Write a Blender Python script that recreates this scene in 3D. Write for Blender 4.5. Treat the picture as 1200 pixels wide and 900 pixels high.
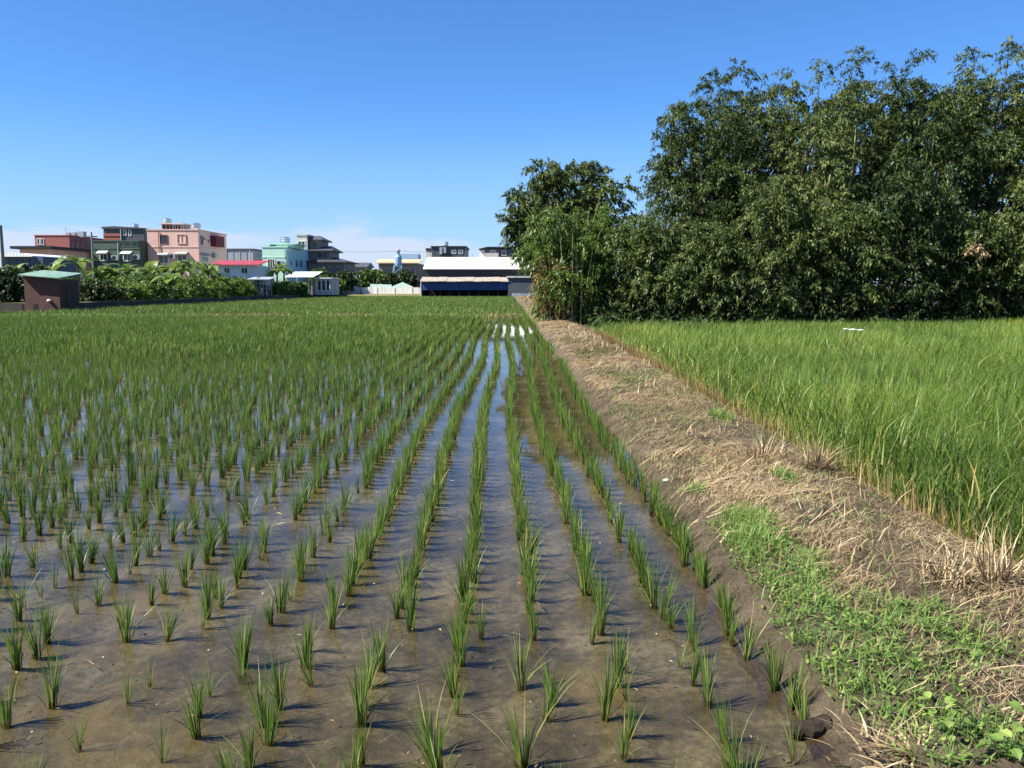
import bpy, math, random
import numpy as np
from mathutils import Matrix, Vector

for o in list(bpy.data.objects):
    bpy.data.objects.remove(o)
S = bpy.context.scene
COL = S.collection
R = math.radians
PI = math.pi
random.seed(7)
RNG = np.random.default_rng(11)

# ------------------------------------------------------------------ camera, sky, sun, exposure
F = 1010.0
CAM = Vector((0, 0, 1.5))
cam_d = bpy.data.cameras.new('camera')
cam = bpy.data.objects.new('camera', cam_d)
COL.objects.link(cam)
cam_d.sensor_width = 36
cam_d.lens = 36 * F / 1200
cam_d.clip_start = 0.05
cam_d.clip_end = 9000
PITCH = math.atan(115 / F)
YAW = math.atan(8 / F)
cam.location = CAM
cam.rotation_euler = (R(90) - PITCH, 0, -YAW)
S.camera = cam
CM = Matrix.Rotation(-YAW, 3, 'Z') @ Matrix.Rotation(R(90) - PITCH, 3, 'X')

SUN_EL = 47.0
SUN_AZ = 251.0            # compass-like, clockwise from +Y: sun stands left and a little behind the camera
sa = R(SUN_AZ)
sun_dir = Vector((math.sin(sa) * math.cos(R(SUN_EL)), math.cos(sa) * math.cos(R(SUN_EL)), math.sin(R(SUN_EL))))
sun_d = bpy.data.lights.new('sun', 'SUN')
sun_d.energy = 5.0
sun_d.angle = R(0.53)
sun_d.color = (1.0, 0.94, 0.84)
sun = bpy.data.objects.new('sun', sun_d)
COL.objects.link(sun)
sun.rotation_euler = sun_dir.to_track_quat('Z', 'Y').to_euler()
sun.location = (-40, -20, 60)

W_ = bpy.data.worlds.new('World')
S.world = W_
W_.use_nodes = True
wn, wl = W_.node_tree.nodes, W_.node_tree.links
wn.clear()
w_out = wn.new('ShaderNodeOutputWorld')
w_bg = wn.new('ShaderNodeBackground')
w_bg.inputs['Strength'].default_value = 0.064
w_sky = wn.new('ShaderNodeTexSky')
w_sky.sky_type = 'NISHITA'
w_sky.sun_disc = False
w_sky.sun_elevation = R(SUN_EL)
w_sky.sun_rotation = R(SUN_AZ)
w_sky.air_density = 0.8
w_sky.dust_density = 0.2
w_sky.ozone_density = 6.0
w_tc = wn.new('ShaderNodeTexCoord')
w_sep = wn.new('ShaderNodeSeparateXYZ')
wl.new(w_tc.outputs['Generated'], w_sep.inputs[0])
w_map = wn.new('ShaderNodeMapping')
w_map.inputs['Scale'].default_value = (1, 1, 3.6)
w_map.inputs['Location'].default_value = (.37, .11, 0)
wl.new(w_tc.outputs['Generated'], w_map.inputs[0])
w_noise = wn.new('ShaderNodeTexNoise')
w_noise.inputs['Scale'].default_value = 6.5
w_noise.inputs['Detail'].default_value = 8
w_noise.inputs['Roughness'].default_value = 0.56
wl.new(w_map.outputs[0], w_noise.inputs['Vector'])
w_r1 = wn.new('ShaderNodeMapRange')          # cloud cover falls off with height above the horizon
w_r1.inputs['From Min'].default_value = 0.015
w_r1.inputs['From Max'].default_value = 0.112
w_r1.inputs['To Min'].default_value = 0.24
w_r1.inputs['To Max'].default_value = -0.26
wl.new(w_sep.outputs['Z'], w_r1.inputs['Value'])
w_add = wn.new('ShaderNodeMath'); w_add.operation = 'ADD'
wl.new(w_noise.outputs['Fac'], w_add.inputs[0]); wl.new(w_r1.outputs[0], w_add.inputs[1])
w_r2 = wn.new('ShaderNodeMapRange'); w_r2.interpolation_type = 'SMOOTHSTEP'
w_r2.inputs['From Min'].default_value = 0.47
w_r2.inputs['From Max'].default_value = 0.66
w_r2.inputs['To Max'].default_value = 0.88
wl.new(w_add.outputs[0], w_r2.inputs['Value'])
w_mix = wn.new('ShaderNodeMix'); w_mix.data_type = 'RGBA'
w_mix.inputs['B'].default_value = (4.4, 5.05, 6.2, 1)
w_hsv = wn.new('ShaderNodeMix'); w_hsv.data_type = 'RGBA'; w_hsv.blend_type = 'MULTIPLY'   # the camera's cool white balance
w_hsv.inputs['Factor'].default_value = 1.0
w_hsv.inputs['B'].default_value = (.66, .99, 1.27, 1)
wl.new(w_sky.outputs[0], w_hsv.inputs['A'])
w_hz = wn.new('ShaderNodeMapRange'); w_hz.interpolation_type = 'SMOOTHSTEP'                    # pale summer haze low in the sky
w_hz.inputs['From Min'].default_value = -.02
w_hz.inputs['From Max'].default_value = .21
w_hz.inputs['To Min'].default_value = .78
w_hz.inputs['To Max'].default_value = 0.0
wl.new(w_sep.outputs['Z'], w_hz.inputs['Value'])
w_haze = wn.new('ShaderNodeMix'); w_haze.data_type = 'RGBA'
w_haze.inputs['B'].default_value = (3.1, 4.35, 6.1, 1)
wl.new(w_hz.outputs[0], w_haze.inputs['Factor'])
wl.new(w_hsv.outputs['Result'], w_haze.inputs['A'])
wl.new(w_haze.outputs['Result'], w_mix.inputs['A'])
wl.new(w_r2.outputs[0], w_mix.inputs['Factor'])
wl.new(w_mix.outputs['Result'], w_bg.inputs['Color'])
wl.new(w_bg.outputs[0], w_out.inputs[0])

S.view_settings.view_transform = 'Standard'
S.view_settings.look = 'None'
S.view_settings.exposure = 1.28
S.view_settings.gamma = 1.0
S.view_settings.use_curve_mapping = False
S.render.engine = 'CYCLES'
S.cycles.max_bounces = 8
S.cycles.diffuse_bounces = 3
S.cycles.glossy_bounces = 3
S.cycles.transmission_bounces = 3
S.cycles.transparent_max_bounces = 12
S.cycles.caustics_reflective = False
S.cycles.caustics_refractive = False


# ------------------------------------------------------------------ helpers
def W(px, py, y=None, x=None, z=None):
    """point on the ray through a pixel of the 1200x900 photograph at a given world y, x or z"""
    d = CM @ Vector((px - 600, 450 - py, -F))
    if y is not None: k = (y - CAM.y) / d.y
    elif x is not None: k = (x - CAM.x) / d.x
    else: k = (z - CAM.z) / d.z
    return CAM + d * k


def tag(o, label=None, cat=None, group=None, kind=None):
    if label: o['label'] = label
    if cat: o['category'] = cat
    if group: o['group'] = group
    if kind: o['kind'] = kind
    return o


def thing(name, label, cat, loc=(0, 0, 0), rz=0, group=None):
    o = bpy.data.objects.new(name, None)
    COL.objects.link(o)
    o.empty_display_size = 0.2
    o.location = loc
    o.rotation_euler = (0, 0, rz)
    return tag(o, label, cat, group)


def link_mesh(name, me, mat, parent=None):
    if mat:
        for m in (mat if isinstance(mat, (list, tuple)) else [mat]):
            me.materials.append(m)
    o = bpy.data.objects.new(name, me)
    COL.objects.link(o)
    if parent: o.parent = parent
    return o


def np_mesh(name, V, quads=None, tris=None, attrs=None, smooth=False):
    """large mesh from arrays"""
    me = bpy.data.meshes.new(name)
    nq = 0 if quads is None else len(quads)
    nt = 0 if tris is None else len(tris)
    me.vertices.add(len(V))
    me.vertices.foreach_set('co', np.ascontiguousarray(V, np.float32).ravel())
    me.loops.add(nq * 4 + nt * 3)
    me.polygons.add(nq + nt)
    idx, start = [], []
    if nq:
        idx.append(np.asarray(quads).ravel()); start.append(np.arange(nq) * 4)
    if nt:
        idx.append(np.asarray(tris).ravel()); start.append(nq * 4 + np.arange(nt) * 3)
    me.loops.foreach_set('vertex_index', np.concatenate(idx).astype(np.int32))
    me.polygons.foreach_set('loop_start', np.concatenate(start).astype(np.int32))
    if smooth:
        me.polygons.foreach_set('use_smooth', np.ones(nq + nt, bool))
    me.update(calc_edges=True)
    for k, a in (attrs or {}).items():
        at = me.attributes.new(k, 'FLOAT', 'POINT')
        at.data.foreach_set('value', np.ascontiguousarray(a, np.float32).ravel())
    return me


class MB:
    """collects boxes, bars, tubes and prisms for one mesh"""
    def __init__(s): s.v = []; s.f = []
    def add(s, vs, fs):
        b = len(s.v); s.v += [tuple(p) for p in vs]; s.f += [tuple(b + i for i in f) for f in fs]; return s
    def box(s, x0, x1, y0, y1, z0, z1):
        return s.add([(x0, y0, z0), (x1, y0, z0), (x1, y1, z0), (x0, y1, z0), (x0, y0, z1), (x1, y0, z1), (x1, y1, z1), (x0, y1, z1)],
                     [(0, 3, 2, 1), (4, 5, 6, 7), (0, 1, 5, 4), (1, 2, 6, 5), (2, 3, 7, 6), (3, 0, 4, 7)])
    def prism(s, poly, y0, y1):
        """polygon in x,z pushed from y0 to y1"""
        n = len(poly)
        return s.add([(x, y0, z) for x, z in poly] + [(x, y1, z) for x, z in poly],
                     [tuple(range(n)), tuple(range(2 * n - 1, n - 1, -1))] + [(i, n + i, n + (i + 1) % n, (i + 1) % n) for i in range(n)])
    def xprism(s, poly, x0, x1):
        """polygon in y,z pushed from x0 to x1"""
        n = len(poly)
        return s.add([(x0, y, z) for y, z in poly] + [(x1, y, z) for y, z in poly],
                     [tuple(range(n)), tuple(range(2 * n - 1, n - 1, -1))] + [(i, n + i, n + (i + 1) % n, (i + 1) % n) for i in range(n)])
    def tube(s, pts, rad, n=6):
        pts = [Vector(p) for p in pts]
        if not isinstance(rad, (list, tuple)): rad = [rad] * len(pts)
        vs, fs = [], []
        for i, p in enumerate(pts):
            t = (pts[min(i + 1, len(pts) - 1)] - pts[max(i - 1, 0)]).normalized()
            a = t.orthogonal().normalized(); b = t.cross(a)
            for k in range(n):
                an = 2 * PI * k / n
                vs.append(p + (a * math.cos(an) + b * math.sin(an)) * rad[i])
        for i in range(len(pts) - 1):
            for k in range(n):
                fs.append((i * n + k, i * n + (k + 1) % n, (i + 1) * n + (k + 1) % n, (i + 1) * n + k))
        fs.append(tuple(range(n - 1, -1, -1))); fs.append(tuple((len(pts) - 1) * n + k for k in range(n)))
        return s.add(vs, fs)
    def lathe(s, prof, cx=0, cy=0, n=12):
        vs, fs = [], []
        for r, z in prof:
            for k in range(n):
                vs.append((cx + r * math.cos(2 * PI * k / n), cy + r * math.sin(2 * PI * k / n), z))
        for i in range(len(prof) - 1):
            for k in range(n):
                fs.append((i * n + k, i * n + (k + 1) % n, (i + 1) * n + (k + 1) % n, (i + 1) * n + k))
        fs.append(tuple(range(n - 1, -1, -1))); fs.append(tuple((len(prof) - 1) * n + k for k in range(n)))
        return s.add(vs, fs)
    def mesh(s, name):
        me = bpy.data.meshes.new(name); me.from_pydata(s.v, [], s.f); me.update(); return me
    def build(s, name, mat, parent=None):
        return link_mesh(name, s.mesh(name), mat, parent)


_T = np.random.default_rng(3).random((256, 256))
def vnoise(x, y):
    x = np.asarray(x, float); y = np.asarray(y, float)
    xi = np.floor(x).astype(int); yi = np.floor(y).astype(int)
    fx = x - xi; fy = y - yi
    fx = fx * fx * (3 - 2 * fx); fy = fy * fy * (3 - 2 * fy)
    a = _T[xi & 255, yi & 255]; b = _T[(xi + 1) & 255, yi & 255]
    c = _T[xi & 255, (yi + 1) & 255]; d = _T[(xi + 1) & 255, (yi + 1) & 255]
    return (a * (1 - fx) + b * fx) * (1 - fy) + (c * (1 - fx) + d * fx) * fy
def fbm(x, y, o=4):
    s = 0; a = .5; t = 0
    for i in range(o):
        s = s + a * vnoise(np.asarray(x) * 2 ** i + 17.3 * i, np.asarray(y) * 2 ** i + 5.1 * i); t += a; a *= .5
    return s / t


# ------------------------------------------------------------------ materials
def new_mat(name):
    m = bpy.data.materials.new(name); m.use_nodes = True
    n, l = m.node_tree.nodes, m.node_tree.links
    return m, n, l, n['Principled BSDF']


def mat(name, c, rough=0.7, var=0.25, scale=1.5, bump=0.15, bscale=30, metal=0.0, spec=0.3, stain=None, stain_amt=0.35, wave=None):
    """painted or weathered surface: large blotches, vertical streaks of dirt, fine relief"""
    m, n, l, b = new_mat(name)
    tc = n.new('ShaderNodeTexCoord')
    nz = n.new('ShaderNodeTexNoise'); nz.inputs['Scale'].default_value = scale; nz.inputs['Detail'].default_value = 6
    l.new(tc.outputs['Object'], nz.inputs['Vector'])
    mx = n.new('ShaderNodeMix'); mx.data_type = 'RGBA'
    mx.inputs['A'].default_value = (*[v * (1 - var) for v in c], 1)
    mx.inputs['B'].default_value = (*[min(1, v * (1 + var)) for v in c], 1)
    l.new(nz.outputs['Fac'], mx.inputs['Factor'])
    last = mx.outputs['Result']
    if stain:
        mp = n.new('ShaderNodeMapping'); mp.inputs['Scale'].default_value = (2.2, 2.2, 0.22)
        l.new(tc.outputs['Object'], mp.inputs[0])
        n2 = n.new('ShaderNodeTexNoise'); n2.inputs['Scale'].default_value = 1.3; n2.inputs['Detail'].default_value = 5
        l.new(mp.outputs[0], n2.inputs['Vector'])
        mr = n.new('ShaderNodeMapRange'); mr.inputs['From Min'].default_value = .48; mr.inputs['From Max'].default_value = .68
        mr.inputs['To Max'].default_value = stain_amt
        l.new(n2.outputs['Fac'], mr.inputs['Value'])
        m2 = n.new('ShaderNodeMix'); m2.data_type = 'RGBA'
        l.new(mr.outputs[0], m2.inputs['Factor']); l.new(last, m2.inputs['A']); m2.inputs['B'].default_value = (*stain, 1)
        last = m2.outputs['Result']
    l.new(last, b.inputs['Base Color'])
    b.inputs['Roughness'].default_value = rough
    b.inputs['Metallic'].default_value = metal
    b.inputs['Specular IOR Level'].default_value = spec
    if bump:
        n3 = n.new('ShaderNodeTexNoise'); n3.inputs['Scale'].default_value = bscale; n3.inputs['Detail'].default_value = 4
        l.new(tc.outputs['Object'], n3.inputs['Vector'])
        bp = n.new('ShaderNodeBump'); bp.inputs['Strength'].default_value = bump; bp.inputs['Distance'].default_value = .02
        l.new(n3.outputs['Fac'], bp.inputs['Height'])
        if wave:
            wv = n.new('ShaderNodeTexWave'); wv.bands_direction = 'X'; wv.inputs['Scale'].default_value = wave
            l.new(tc.outputs['Object'], wv.inputs['Vector'])
            b2 = n.new('ShaderNodeBump'); b2.inputs['Strength'].default_value = .5; b2.inputs['Distance'].default_value = .03
            l.new(wv.outputs['Fac'], b2.inputs['Height']); l.new(bp.outputs[0], b2.inputs['Normal'])
            l.new(b2.outputs[0], b.inputs['Normal'])
        else:
            l.new(bp.outputs[0], b.inputs['Normal'])
    return m


def leaf_mat(name, stops, base=None, rough=0.5, trans=0.3, spec=0.35, tip=None):
    """leaves: tint attribute picks a colour of the plant; base / tip = colour at the foot / end of a blade (attribute t)"""
    m, n, l, b = new_mat(name)
    at = n.new('ShaderNodeAttribute'); at.attribute_name = 'tint'
    cr = n.new('ShaderNodeValToRGB')
    el = cr.color_ramp.elements
    el[0].position = stops[0][0]; el[0].color = (*stops[0][1], 1)
    el[1].position = stops[-1][0]; el[1].color = (*stops[-1][1], 1)
    for p, c in stops[1:-1]:
        e = el.new(p); e.color = (*c, 1)
    l.new(at.outputs['Fac'], cr.inputs[0])
    col = cr.outputs[0]
    for cc, a0, a1 in ((base, base[1], base[2]) if base else None, (tip, tip[1], tip[2]) if tip else None) if False else ():
        pass
    if base or tip:
        a2 = n.new('ShaderNodeAttribute'); a2.attribute_name = 't'
    for spec_ in (base, tip):
        if not spec_: continue
        mr = n.new('ShaderNodeMapRange'); mr.inputs['From Min'].default_value = spec_[1]; mr.inputs['From Max'].default_value = spec_[2]
        l.new(a2.outputs['Fac'], mr.inputs['Value'])
        mx = n.new('ShaderNodeMix'); mx.data_type = 'RGBA'
        mx.inputs['A'].default_value = (*spec_[0], 1)
        l.new(col, mx.inputs['B']); l.new(mr.outputs[0], mx.inputs['Factor'])
        col = mx.outputs['Result']
    l.new(col, b.inputs['Base Color'])
    b.inputs['Roughness'].default_value = rough
    b.inputs['Specular IOR Level'].default_value = spec
    if trans:
        out = n['Material Output']
        tr = n.new('ShaderNodeBsdfTranslucent'); l.new(col, tr.inputs['Color'])
        ms = n.new('ShaderNodeMixShader'); ms.inputs[0].default_value = trans
        l.new(b.outputs[0], ms.inputs[1]); l.new(tr.outputs[0], ms.inputs[2]); l.new(ms.outputs[0], out.inputs[0])
    return m


def soil_mat(name, c_dark, c_mid, c_light, wet=0.0, scale=3.0, bump=0.5, dist=.02, algae=None, fine=.45):
    m, n, l, b = new_mat(name)
    tc = n.new('ShaderNodeTexCoord')
    n1 = n.new('ShaderNodeTexNoise'); n1.inputs['Scale'].default_value = scale; n1.inputs['Detail'].default_value = 9; n1.inputs['Roughness'].default_value = .66
    l.new(tc.outputs['Object'], n1.inputs['Vector'])
    n2 = n.new('ShaderNodeTexNoise'); n2.inputs['Scale'].default_value = scale * 14; n2.inputs['Detail'].default_value = 6; n2.inputs['Roughness'].default_value = .7
    l.new(tc.outputs['Object'], n2.inputs['Vector'])
    mm = n.new('ShaderNodeMath'); mm.operation = 'MULTIPLY_ADD'; mm.inputs[1].default_value = fine
    l.new(n2.outputs['Fac'], mm.inputs[0])
    m3 = n.new('ShaderNodeMath'); m3.operation = 'MULTIPLY'; m3.inputs[1].default_value = 1 - fine
    l.new(n1.outputs['Fac'], m3.inputs[0]); l.new(m3.outputs[0], mm.inputs[2])
    cr = n.new('ShaderNodeValToRGB'); el = cr.color_ramp.elements
    el[0].position = .36; el[0].color = (*c_dark, 1); el[1].position = .64; el[1].color = (*c_light, 1)
    e = el.new(.5); e.color = (*c_mid, 1)
    l.new(mm.outputs[0], cr.inputs[0]); col = cr.outputs[0]
    if algae:
        n4 = n.new('ShaderNodeTexNoise'); n4.inputs['Scale'].default_value = .9; n4.inputs['Detail'].default_value = 7; n4.inputs['Roughness'].default_value = .62
        l.new(tc.outputs['Object'], n4.inputs['Vector'])
        m4 = n.new('ShaderNodeMapRange'); m4.inputs['From Min'].default_value = .52; m4.inputs['From Max'].default_value = .68; m4.inputs['To Max'].default_value = .75
        l.new(n4.outputs['Fac'], m4.inputs['Value'])
        x4 = n.new('ShaderNodeMix'); x4.data_type = 'RGBA'; l.new(m4.outputs[0], x4.inputs['Factor']); l.new(col, x4.inputs['A']); x4.inputs['B'].default_value = (*algae, 1)
        col = x4.outputs['Result']
    l.new(col, b.inputs['Base Color'])
    b.inputs['Roughness'].default_value = .9 - .5 * wet
    b.inputs['Specular IOR Level'].default_value = .2 + .25 * wet
    bp = n.new('ShaderNodeBump'); bp.inputs['Strength'].default_value = bump; bp.inputs['Distance'].default_value = dist
    l.new(n2.outputs['Fac'], bp.inputs['Height']); l.new(bp.outputs[0], b.inputs['Normal'])
    return m


M = {}
M['mud'] = soil_mat('wet_mud', (.028, .024, .013), (.086, .076, .044), (.205, .186, .122), wet=.4, scale=1.6, bump=.6, dist=.02, algae=(.165, .130, .040), fine=.40)
M['soil'] = soil_mat('bund_soil', (.052, .040, .024), (.145, .110, .070), (.25, .198, .130), wet=.1, scale=5, bump=1.0, dist=.05)
M['ground'] = soil_mat('dry_ground', (.07, .075, .03), (.13, .13, .055), (.21, .19, .10), scale=.6, bump=.3)
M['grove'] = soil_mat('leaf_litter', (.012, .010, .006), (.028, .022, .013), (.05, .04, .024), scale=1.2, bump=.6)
M['seed'] = leaf_mat('rice_seedling_leaf', [(0, (.045, .094, .016)), (.5, (.098, .172, .028)), (.85, (.185, .260, .045)), (1, (.38, .32, .12))],
                     base=((.15, .14, .045), .0, .22), rough=.42, trans=.34, spec=.4)
M['rice'] = leaf_mat('tall_rice_leaf', [(0, (.055, .100, .016)), (.45, (.115, .188, .028)), (.8, (.195, .270, .042)), (.93, (.30, .29, .065)), (1, (.46, .34, .12))],
                     base=((.30, .22, .09), .02, .22), rough=.45, trans=.36, spec=.35)
M['ricedry'] = leaf_mat('dry_rice_leaf', [(0, (.13, .085, .04)), (.5, (.31, .21, .095)), (1, (.46, .36, .14))], rough=.7, trans=.3, spec=.15)
M['straw'] = leaf_mat('straw', [(0, (.085, .062, .038)), (.45, (.28, .20, .112)), (.8, (.47, .36, .205)), (1, (.58, .47, .30))], rough=.7, trans=.15, spec=.2)
M['weed'] = leaf_mat('weed_leaf', [(0, (.075, .15, .030)), (.6, (.165, .27, .055)), (1, (.30, .37, .10))], rough=.5, trans=.35)
M['olive'] = leaf_mat('olive_grass', [(0, (.07, .075, .03)), (.5, (.15, .15, .06)), (1, (.26, .23, .11))], rough=.65, trans=.25, spec=.2)
M['bamboo_leaf'] = leaf_mat('bamboo_leaf', [(0, (.026, .046, .013)), (.55, (.078, .112, .028)), (.93, (.185, .220, .068)), (1, (.30, .22, .08))], rough=.5, trans=.28, spec=.28)
M['bright_leaf'] = leaf_mat('young_bamboo_leaf', [(0, (.056, .110, .016)), (.55, (.108, .175, .026)), (.95, (.17, .235, .045)), (1, (.30, .26, .07))], rough=.45, trans=.3, spec=.4)
M['dry_leaf'] = leaf_mat('yellowing_leaf', [(0, (.075, .090, .022)), (.5, (.19, .15, .05)), (1, (.36, .24, .09))], rough=.6, trans=.25, spec=.3)
M['shrub_leaf'] = leaf_mat('shrub_leaf', [(0, (.032, .070, .014)), (.55, (.072, .140, .024)), (.95, (.15, .23, .045)), (1, (.27, .24, .07))], rough=.48, trans=.28, spec=.35)
M['vine_leaf'] = leaf_mat('vine_leaf', [(0, (.060, .115, .018)), (.55, (.135, .215, .030)), (1, (.22, .30, .06))], rough=.5, trans=.3, spec=.3)
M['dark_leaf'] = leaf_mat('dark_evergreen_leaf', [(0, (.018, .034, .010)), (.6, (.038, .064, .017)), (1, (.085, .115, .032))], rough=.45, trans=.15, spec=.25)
M['banana_leaf'] = leaf_mat('banana_leaf', [(0, (.030, .068, .018)), (.6, (.070, .135, .028)), (1, (.21, .28, .06))], rough=.4, trans=.35, spec=.4)
M['bark'] = mat('bark', (.085, .066, .048), .85, .45, 4, .5, 25)
M['culm'] = mat('bamboo_culm', (.22, .21, .09), .5, .35, 3, .2, 20)
M['banana_stem'] = mat('banana_stem', (.16, .17, .07), .6, .4, 4, .3, 18)
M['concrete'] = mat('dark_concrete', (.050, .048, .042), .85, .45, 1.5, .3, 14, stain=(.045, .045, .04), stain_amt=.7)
M['wallwhite'] = mat('whitewash', (.80, .78, .72), .8, .12, .8, .15, 20, stain=(.30, .27, .22))
M['pink'] = mat('pink_plaster', (.66, .43, .355), .8, .08, .6, .12, 20, stain=(.44, .29, .24), stain_amt=.3)
M['rosepink'] = mat('rose_and_shaded_pink_plaster', (.80, .46, .43), .8, .08, .6, .12, 20, stain=(.42, .24, .23), stain_amt=.3)  # rose walls; on the pink house side, ambient shade tone is in the colour
M['redbrown'] = mat('red_brown_tile', (.30, .105, .095), .7, .12, .7, .12, 25, stain=(.18, .075, .07), stain_amt=.35)
M['brick'] = mat('red_brick', (.26, .10, .07), .85, .25, 3, .3, 20)
M['greenwall'] = mat('dark_green_wall', (.070, .105, .078), .75, .15, .7, .15, 20, stain=(.045, .065, .05))
M['greytin'] = mat('slate_grey_cladding', (.075, .085, .10), .6, .15, .7, .1, 20, wave=3.0)
M['palegrey'] = mat('pale_grey_cladding', (.30, .33, .36), .6, .1, .5, .1, 20, wave=2.0, stain=(.22, .22, .22))
M['mint'] = mat('mint_plaster', (.43, .66, .55), .8, .08, .7, .1, 20, stain=(.30, .45, .38), stain_amt=.25)
M['sky_plaster'] = mat('pale_blue_plaster', (.42, .62, .66), .8, .08, .7, .1, 20, stain=(.30, .42, .44), stain_amt=.25)
M['beige'] = mat('beige_plaster', (.50, .43, .33), .8, .12, .8, .12, 20, stain=(.3, .25, .2))
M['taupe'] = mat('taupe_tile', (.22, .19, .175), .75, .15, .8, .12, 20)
M['stone_grey'] = mat('grey_wash', (.52, .48, .44), .75, .12, .8, .12, 20, stain=(.2, .19, .18))
M['rooftile'] = mat('dark_roof_tile', (.075, .075, .085), .6, .3, 3, .4, 12)
M['redroof'] = mat('red_roof_sheet', (.34, .050, .065), .5, .12, .9, .1, 20, wave=3)
M['orangeroof'] = mat('sandy_orange_roof', (.55, .40, .22), .6, .12, .9, .1, 20)
M['whiteroof'] = mat('white_roof_sheet', (.80, .80, .78), .45, .05, .5, .08, 20, wave=2.5)
M['rustyroof'] = mat('weathered_roof_sheet', (.36, .31, .27), .7, .5, 2.0, .2, 15, stain=(.14, .08, .05), stain_amt=.6, wave=2.5)
M['greenroof'] = mat('mint_roof_sheet', (.155, .27, .20), .55, .12, 1.2, .1, 20, wave=3, stain=(.38, .46, .41), stain_amt=.6)
M['bluepanel'] = mat('blue_shutter_paint', (.024, .068, .18), .55, .18, .8, .12, 20, wave=4)
M['navy'] = mat('dark_navy_cladding', (.020, .023, .034), .6, .2, .8, .12, 20, wave=3)
M['black'] = mat('opening_shade_black', (.016, .016, .018), .8, .3, 1, .1, 10)  # near-black paints in the shade of openings, also colours fan grilles
M['steel'] = mat('stainless_steel', (.55, .57, .60), .32, .1, 2, .05, 20, metal=.85)
M['galv'] = mat('galvanised_steel', (.36, .38, .40), .5, .2, 2, .1, 20, metal=.3)
M['bluesteel'] = mat('blue_painted_steel', (.22, .35, .50), .5, .15, 2, .1, 20)
M['whitepaint'] = mat('white_paint', (.75, .75, .72), .5, .08, 2, .05, 20)
M['maroon'] = mat('maroon_screen', (.16, .025, .035), .6, .15, 2, .1, 30)
M['mintpanel'] = mat('pale_mint_panel', (.62, .82, .70), .6, .08, .8, .08, 20)
M['pole'] = mat('weathered_pole', (.20, .19, .18), .8, .2, 3, .2, 25)
M['wire'] = mat('cable', (.05, .05, .055), .6, .1, 3, 0)
M['glass'], _n, _l, _b = new_mat('window_glass')
_b.inputs['Base Color'].default_value = (.035, .045, .055, 1); _b.inputs['Roughness'].default_value = .08; _b.inputs['Specular IOR Level'].default_value = .6
M['bluecloth'] = mat('blue_tarp', (.060, .085, .13), .7, .2, 1.2, .2, 8)
M['clod'] = soil_mat('dark_clod', (.025, .017, .011), (.05, .036, .024), (.09, .07, .05), wet=.3, scale=12, bump=.9)
M['white_scrap'] = mat('white_plastic', (.75, .76, .74), .5, .1, 5, .2, 30)
M['pebble'] = mat('pale_stone', (.52, .47, .40), .8, .3, 20, .3, 60)


def brick_mat():
    m, n, l, b = new_mat('shed_brickwork')
    tc = n.new('ShaderNodeTexCoord')
    mp = n.new('ShaderNodeMapping'); mp.inputs['Rotation'].default_value = (R(90), 0, 0)
    l.new(tc.outputs['Object'], mp.inputs[0])
    br = n.new('ShaderNodeTexBrick'); br.inputs['Scale'].default_value = 4.4; br.inputs['Mortar Size'].default_value = .012
    br.inputs['Color1'].default_value = (.075, .026, .018, 1); br.inputs['Color2'].default_value = (.12, .046, .032, 1); br.inputs['Mortar'].default_value = (.10, .08, .07, 1)
    l.new(mp.outputs[0], br.inputs['Vector'])
    nz = n.new('ShaderNodeTexNoise'); nz.inputs['Scale'].default_value = 1.4; nz.inputs['Detail'].default_value = 6; l.new(tc.outputs['Object'], nz.inputs['Vector'])
    mr = n.new('ShaderNodeMapRange'); mr.inputs['From Min'].default_value = .4; mr.inputs['From Max'].default_value = .65; mr.inputs['To Max'].default_value = .6
    l.new(nz.outputs['Fac'], mr.inputs['Value'])
    mx = n.new('ShaderNodeMix'); mx.data_type = 'RGBA'; l.new(br.outputs['Color'], mx.inputs['A']); mx.inputs['B'].default_value = (.05, .038, .032, 1)
    l.new(mr.outputs[0], mx.inputs['Factor']); l.new(mx.outputs['Result'], b.inputs['Base Color'])
    b.inputs['Roughness'].default_value = .9
    bp = n.new('ShaderNodeBump'); bp.inputs['Strength'].default_value = .6; bp.inputs['Distance'].default_value = .02
    l.new(br.outputs['Fac'], bp.inputs['Height']); bp.invert = True; l.new(bp.outputs[0], b.inputs['Normal'])
    return m
M['shedbrick'] = brick_mat()


def water_mat():
    m, n, l, b = new_mat('shallow_water')
    n.remove(b)
    out = n['Material Output']
    tc = n.new('ShaderNodeTexCoord')
    nz = n.new('ShaderNodeTexNoise'); nz.inputs['Scale'].default_value = 7; nz.inputs['Detail'].default_value = 3
    l.new(tc.outputs['Object'], nz.inputs['Vector'])
    bp = n.new('ShaderNodeBump'); bp.inputs['Strength'].default_value = .035; bp.inputs['Distance'].default_value = .01
    l.new(nz.outputs['Fac'], bp.inputs['Height'])
    fr = n.new('ShaderNodeFresnel'); fr.inputs['IOR'].default_value = 1.36
    l.new(bp.outputs[0], fr.inputs['Normal'])
    gl = n.new('ShaderNodeBsdfGlossy'); gl.inputs['Roughness'].default_value = .025
    l.new(bp.outputs[0], gl.inputs['Normal'])
    tr = n.new('ShaderNodeBsdfTransparent'); tr.inputs['Color'].default_value = (.86, .82, .74, 1)
    ms = n.new('ShaderNodeMixShader')
    l.new(fr.outputs[0], ms.inputs[0]); l.new(tr.outputs[0], ms.inputs[1]); l.new(gl.outputs[0], ms.inputs[2])
    l.new(ms.outputs[0], out.inputs[0])
    return m
M['water'] = water_mat()


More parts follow.
